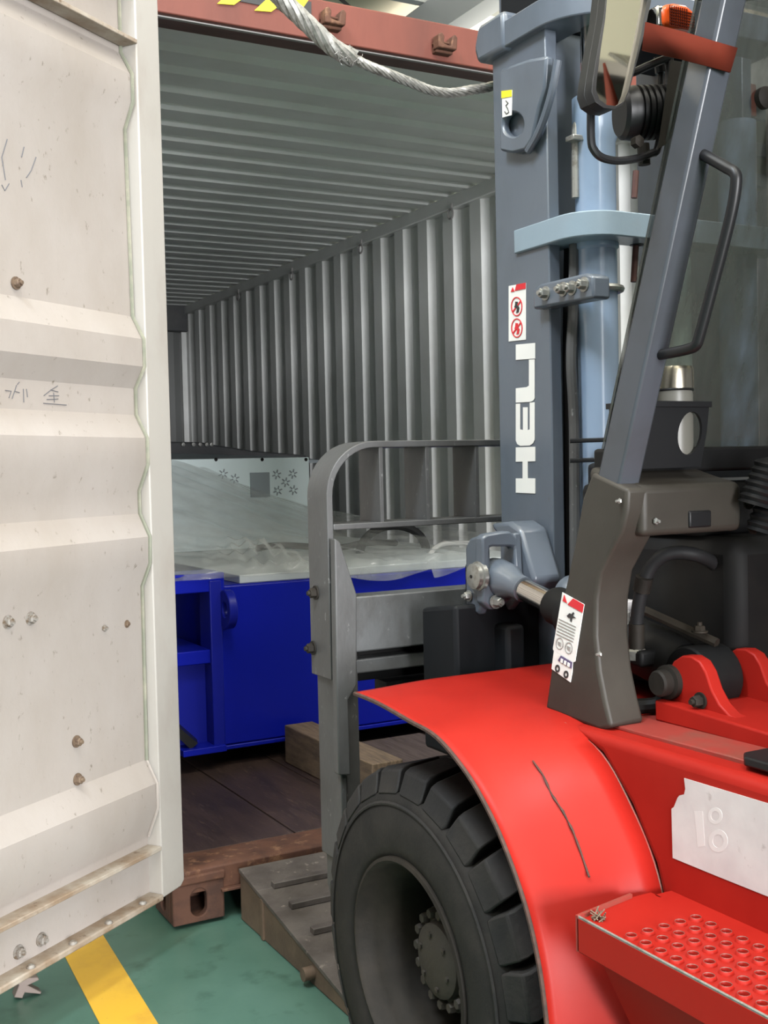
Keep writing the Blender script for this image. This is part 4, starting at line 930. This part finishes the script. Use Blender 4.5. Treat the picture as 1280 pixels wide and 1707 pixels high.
# grab handle
hp = [(XP+.045, ypil(B(1160, 255, 'x', XP+.04).z)+.01, B(1160, 255, 'x', XP+.04).z)]
yh = lambda z: ypil(z)-.0
def hpt(px, py, dx): q = B(px, py, 'x', XP+dx); return q
path = [hpt(1158, 252, .035), hpt(1180, 262, .03), hpt(1212, 280, .03), hpt(1224, 288, .03), hpt(1227, 305, .03), hpt(1218, 360, .03), hpt(1190, 470, .03), hpt(1166, 560, .03), hpt(1160, 575, .03), hpt(1150, 581, .03), hpt(1125, 587, .03), hpt(1096, 592, .035)]
mm = MB(); mm.tube(smoothpath(path, 5), .0088, 12); mm.build('grab_handle', black, fk)
# windscreen
def ws_y(z): return ypil(z)+.115
zw0, zw1 = B(1200, 745, 'y', ws_y(1.33)).z, z1+.10
mm = MB(); mm.hexa([(XP+PW, ws_y(zw0), zw0), (X2-PW, ws_y(zw0), zw0), (X2-PW, ws_y(zw0)+.006, zw0), (XP+PW, ws_y(zw0)+.006, zw0), (XP+PW, ws_y(zw1), zw1), (X2-PW, ws_y(zw1), zw1), (X2-PW, ws_y(zw1)+.006, zw1), (XP+PW, ws_y(zw1)+.006, zw1)])
wsn = mm.build('windscreen', pane_m, fk)
mm = MB(); mm.box(XP+PW, X2-PW, ws_y(zw0)-.02, ws_y(zw0)+.03, zw0-.045, zw0); mm.build('windscreen_sill', dark, fk, bevel=.006)
# pale wiper cover on the glass
c = B(1282, 232, 'y', ws_y(1.86)-.004); 
mm = MB(); o_ = [(c.x-.027, c.z-.045+.02), (c.x-.02, c.z-.06), (c.x, c.z-.066), (c.x+.03, c.z-.06), (c.x+.04, c.z-.04), (c.x+.04, c.z+.045), (c.x-.027, c.z+.06)]
mm.prism(o_, 'y', ws_y(1.9)-.022, ws_y(1.9)-.012); mm.build('wiper_cover', mint, wsn, bevel=.004)
c = B(1270, 165, 'y', ws_y(1.93)-.02); mm = MB(); mm.lathe(c, (0, -1, 0), [(0, 0), (.018, 0), (.018, .01), (.01, .014), (0, .014)], 16); mm.build('wiper_pivot', rim_m, wsn)
# cup holder with an oval cut-out
yc_ = 1.495
oq = [yp(1066, 672, yc_), yp(1182, 676, yc_), yp(1178, 720, yc_), yp(1168, 778, yc_), yp(1066, 782, yc_)]
c_ = yp(1150, 722, yc_); hl = [yp(1150+20*cos(t)+(-4*sin(t)), 722+36*sin(t), yc_) for t in [-2*pi*i/28 for i in range(28)]]
oo = [ray_poly(oq, c_[0], c_[1], atan2(h[1]-c_[1], h[0]-c_[0])) for h in hl]
for q in oq:
    j = min(range(28), key=lambda i: hypot(oo[i][0]-q[0], oo[i][1]-q[1])); oo[j] = q
mm = MB(); mm.ring(oo, hl, 'y', yc_, yc_+.006)
hx0, hx1 = oq[0][0], oq[1][0]; hz0, hz1 = oq[4][1], oq[0][1]
mm.box(hx0, hx0+.006, yc_+.006, yc_+.08, hz0, hz1); mm.box(hx0, hx1-.015, yc_+.006, yc_+.08, hz0-.0, hz0+.008)
ch = mm.build('cup_holder', black, fk)
q = B(1123, 640, 'y', yc_+.04)
mm = MB(); mm.ring(rectloop(hx0-.004, hx1+.003, yc_-.004, yc_+.084, 28), circle(q.x, yc_+.04, .036, n=28), 'z', hz1-.006, hz1+.004); mm.build('cup_holder_rim', black, ch, bevel=.002)
# bottle standing in the holder
bt = empty('thermos_bottle', (q.x, yc_+.04, hz0+.009)); tag(bt, 'frosted bottle with brushed steel lid standing in the black cup holder', 'bottle')
zl0, zl1 = B(1123, 648, 'y', yc_+.02).z, B(1123, 612, 'y', yc_+.04).z
rb = .028*1.0
rb = (B(1152, 640, 'y', yc_+.04).x-B(1095, 640, 'y', yc_+.04).x)/2*.86
mm = MB(); mm.lathe((q.x, yc_+.04, 0), (0, 0, 1), [(0, hz0+.009), (rb*.93, hz0+.009), (rb*.95, hz0+.02), (rb*.95, zl0-.01), (rb*.9, zl0), (0, zl0)], 28); mm.build('bottle_body', mat('frosted bottle', (.15, .145, .125), .4), bt)
mm = MB(); mm.lathe((q.x, yc_+.04, 0), (0, 0, 1), [(0, zl0+.001), (rb*1.0, zl0+.001), (rb*1.0, zl1-.006), (rb*.94, zl1), (rb*.6, zl1+.0005), (0, zl1-.001)], 36); mm.build('bottle_lid', mat('brushed lid', (.62, .56, .45), .25, 1.0), bt)
mm = MB(); mm.lathe((q.x, yc_+.04, zl0-.003), (0, 0, 1), [(rb*.98, 0), (rb*1.01, .002), (rb*.98, .004)], 30); mm.build('bottle_gasket', black, bt)
# lever boots and column at the right edge
for (px, py, r) in ((1252, 815, .036), (1285, 808, .04), (1262, 860, .034)):
    c = B(px, py, 'y', 1.42); mm = MB(); pr = []
    for i in range(7): pr += [(r*(1-.03*i), .012*i), (r*(.86-.03*i), .012*i+.006)]
    mm.lathe((c.x+.015, 1.42, c.z-.03), (.25, -.2, 1), [(0, 0)]+pr+[(0, .09)], 20); mm.build('lever_boot', black, fk)
mm = MB(); a = B(1240, 1000, 'y', 1.47); mm.box(a.x-.02, a.x+.4, 1.47, 1.85, .92, 1.22); mm.build('column_cover', dark, fk, bevel=.03)
bs = bolt_mesh('column_bolt', rim_m, .008, .008, True, (0, -1, 0))
for px, py in ((1247, 838), (1254, 880)): inst('column_bolt', bs, B(px, py, 'y', 1.455), fk)

# ---- mirror, work light, indicator, strap
YMi = 1.40
def yp3(px, py, y): q = B(px, py, 'y', y); return (q.x, q.z)
def tilt_v(m_): m_.v = [(a, b+(c-2.0)*.30, c) for a, b, c in m_.v]
ml = [(1008, -25), (1002, 30), (992, 85), (984, 135), (982, 155), (988, 172), (1002, 182), (1020, 184), (1034, 176), (1044, 155), (1056, 110), (1070, 55), (1082, 0), (1086, -25)]
def ymir(px, py):
    y = YMi
    for _ in range(8):
        q = B(px, py, 'y', y); y = YMi+(q.z-2.0)*.30
    return (q.x, q.z)
mo = [ymir(px, py) for px, py in ml]
cx_, cz_ = ymir(1032, 80)
mi = [(cx_+(x-cx_)*.88, cz_+(z-cz_)*.945) for x, z in mo]
mm = MB(); mm.ring(mo, mi, 'y', YMi-.006, YMi+.012); mm.prism(mo, 'y', YMi+.012, YMi+.03); tilt_v(mm); mr = mm.build('rear_view_mirror', black, fk, bevel=.004)
mm = MB(); mm.prism(mi, 'y', YMi+.004, YMi+.006); tilt_v(mm); mm.build('mirror_glass', mirror_m, mr)
# tubular bracket round mirror and lamp
tb_ = [B(px, py, 'y', 1.44) for px, py in ((985, 160), (985, 230), (990, 250), (1004, 263), (1030, 268), (1062, 264), (1085, 256), (1097, 245), (1110, 170), (1116, 108), (1112, 98), (1080, 110), (1058, 120), (1045, 122))]
mm = MB(); mm.tube(smoothpath(tb_, 4), .0065, 10); mm.build('lamp_bracket_tube', black, fk)
mm = MB(); mm.hexa([B(1118, 100, 'y', 1.40), B(1136, 103, 'y', 1.40), B(1136, 103, 'y', 1.42), B(1118, 100, 'y', 1.42), B(1096, 248, 'y', 1.41), B(1112, 240, 'y', 1.41), B(1112, 240, 'y', 1.43), B(1096, 248, 'y', 1.43)]); mm.build('lamp_plate', pil_d, fk)
c = B(1032, 190, 'y', 1.48); d_ = Vector((1, -.38, .06)).normalized()
mm = MB(); pr = [(0, 0), (.036, .0), (.042, .006), (.043, .016)]
for i in range(7): pr += [(.044, .02+i*.010), (.044, .025+i*.010), (.038, .026+i*.010), (.038, .0295+i*.010)]
pr += [(.04, .092), (.034, .10), (0, .102)]
mm.lathe(c, d_, pr, 32); wl = mm.build('work_lamp', black, fk)
a, b_ = B(1072, 240, 'y', 1.45), B(1074, 275, 'y', 1.45)
mm = MB(); mm.tube([a, b_], .010, 10); mm.lathe(B(1058, 238, 'y', 1.44), (0, -1, 0), [(0, 0), (.010, 0), (.010, .012), (0, .014)], 6); mm.build('lamp_stud', rim_m, wl)
mm = MB(); mm.tube(smoothpath([B(1098, 102, 'y', 1.46), B(1101, 120, 'y', 1.46), B(1100, 150, 'y', 1.46)]), .005, 8); mm.tube([B(1098, 95, 'y', 1.46), B(1101, 122, 'y', 1.46)], .009, 10); mm.build('lamp_cable', black, wl)
# amber indicator
cA = B(1118, 40, 'y', 1.42)
mm = MB(); o_ = [B(px, py, 'y', 1.42) for px, py in ((1092, 50), (1091, 22), (1096, 13), (1110, 11), (1130, 14), (1143, 24), (1147, 36), (1146, 56))]
mm.prism([(p.x, p.z) for p in o_], 'y', 1.40, 1.46); am = mm.build('turn_signal_lens', amber, fk, bevel=.008, seg=3)
mm = MB()
for i in range(9):
    x0 = o_[0].x+.012+i*.0045
    mm.box(x0, x0+.0012, 1.3985, 1.40, o_[0].z+.002, o_[2].z-.002)
for i in range(7):
    z0_ = o_[0].z+.001+i*.0045; mm.box(o_[0].x+.012, o_[-1].x-.004, 1.3985, 1.40, z0_, z0_+.0012)
mm.build('lens_grid', strap_m, am)
mm = MB(); mm.box(o_[0].x-.008, o_[0].x+.006, 1.405, 1.45, o_[0].z, o_[2].z-.002); mm.build('lens_cap', chrome, am, bevel=.004)
# red-brown strap tied round the pillar
xs_ = XP-.003
def spt(px, py, k):
    if k == 0: return B(px, py, 'y', 1.36)
    if k == 1: return B(px, py, 'x', xs_)
    return B(px, py, 'y', ypil(B(1195, 80, 'x', XP).z)-.004)
up_ = [spt(1076, 37, 0), spt(1140, 53, 1), spt(1188, 68, 1), spt(1228, 80, 2)]; lo_ = [spt(1070, 84, 0), spt(1130, 98, 1), spt(1177, 110, 1), spt(1216, 121, 2)]
mm = MB(); mm.loft([up_, lo_]); mm.build('pillar_strap', strap_m, fk, weld=True, solid=.004)

# ------------------------------------------------------------------ wire rope sling hanging from the mast head
rp = empty('wire_rope', B(832, 138, 'y', 2.33)); tag(rp, 'thick twisted steel wire rope hanging across the container header to the mast', 'wire rope')
def strands(path, R, r, n, turns, name):
    P = smoothpath(path, 14); N_ = len(P); tot = 0; acc = [0]
    for a, b in zip(P, P[1:]): tot += (b-a).length; acc.append(tot)
    for s in range(n):
        out = []; up = Vector((0, -1, 0))
        for i, p in enumerate(P):
            t = (P[min(i+1, N_-1)]-P[max(i-1, 0)]).normalized(); u = (up-t*up.dot(t)).normalized(); v = t.cross(u)
            an = 2*pi*s/n + acc[i]*turns*2*pi; out.append(p+(u*cos(an)+v*sin(an))*R)
        mm = MB(); mm.tube(out, r, 6); mm.build(name, wire_m, rp)
YW = 2.36
thin = [B(578, 92, 'y', YW), B(610, 108, 'y', YW), B(650, 124, 'y', YW), B(690, 140, 'y', YW), B(720, 151, 'y', YW), B(752, 155, 'y', YW), B(785, 150, 'y', YW), B(812, 146, 'y', YW), B(834, 138, 'y', YW-.02)]
strands(thin, .0068, .0052, 6, 9, 'rope_strand')
thick = [B(440, -40, 'y', YW), B(465, -6, 'y', YW), B(490, 18, 'y', YW), B(515, 42, 'y', YW), B(540, 66, 'y', YW), B(562, 84, 'y', YW), B(590, 98, 'y', YW)]
strands(thick, .0125, .0085, 7, 5, 'rope_splice')
mm = MB()
for i in range(40):
    c = B(random.uniform(565, 598), random.uniform(82, 106), 'y', YW-.012); a = random.uniform(0, 6.28)
    mm.tube([c, c+Vector((.008*cos(a), -.006, .008*sin(a))), c+Vector((.012*cos(a+.8), -.002, .012*sin(a+.8)))], .0007, 4)
mm.build('rope_fray', wire_m, rp)

for o in bpy.data.objects:
    if '_ow' in o: del o['_ow']
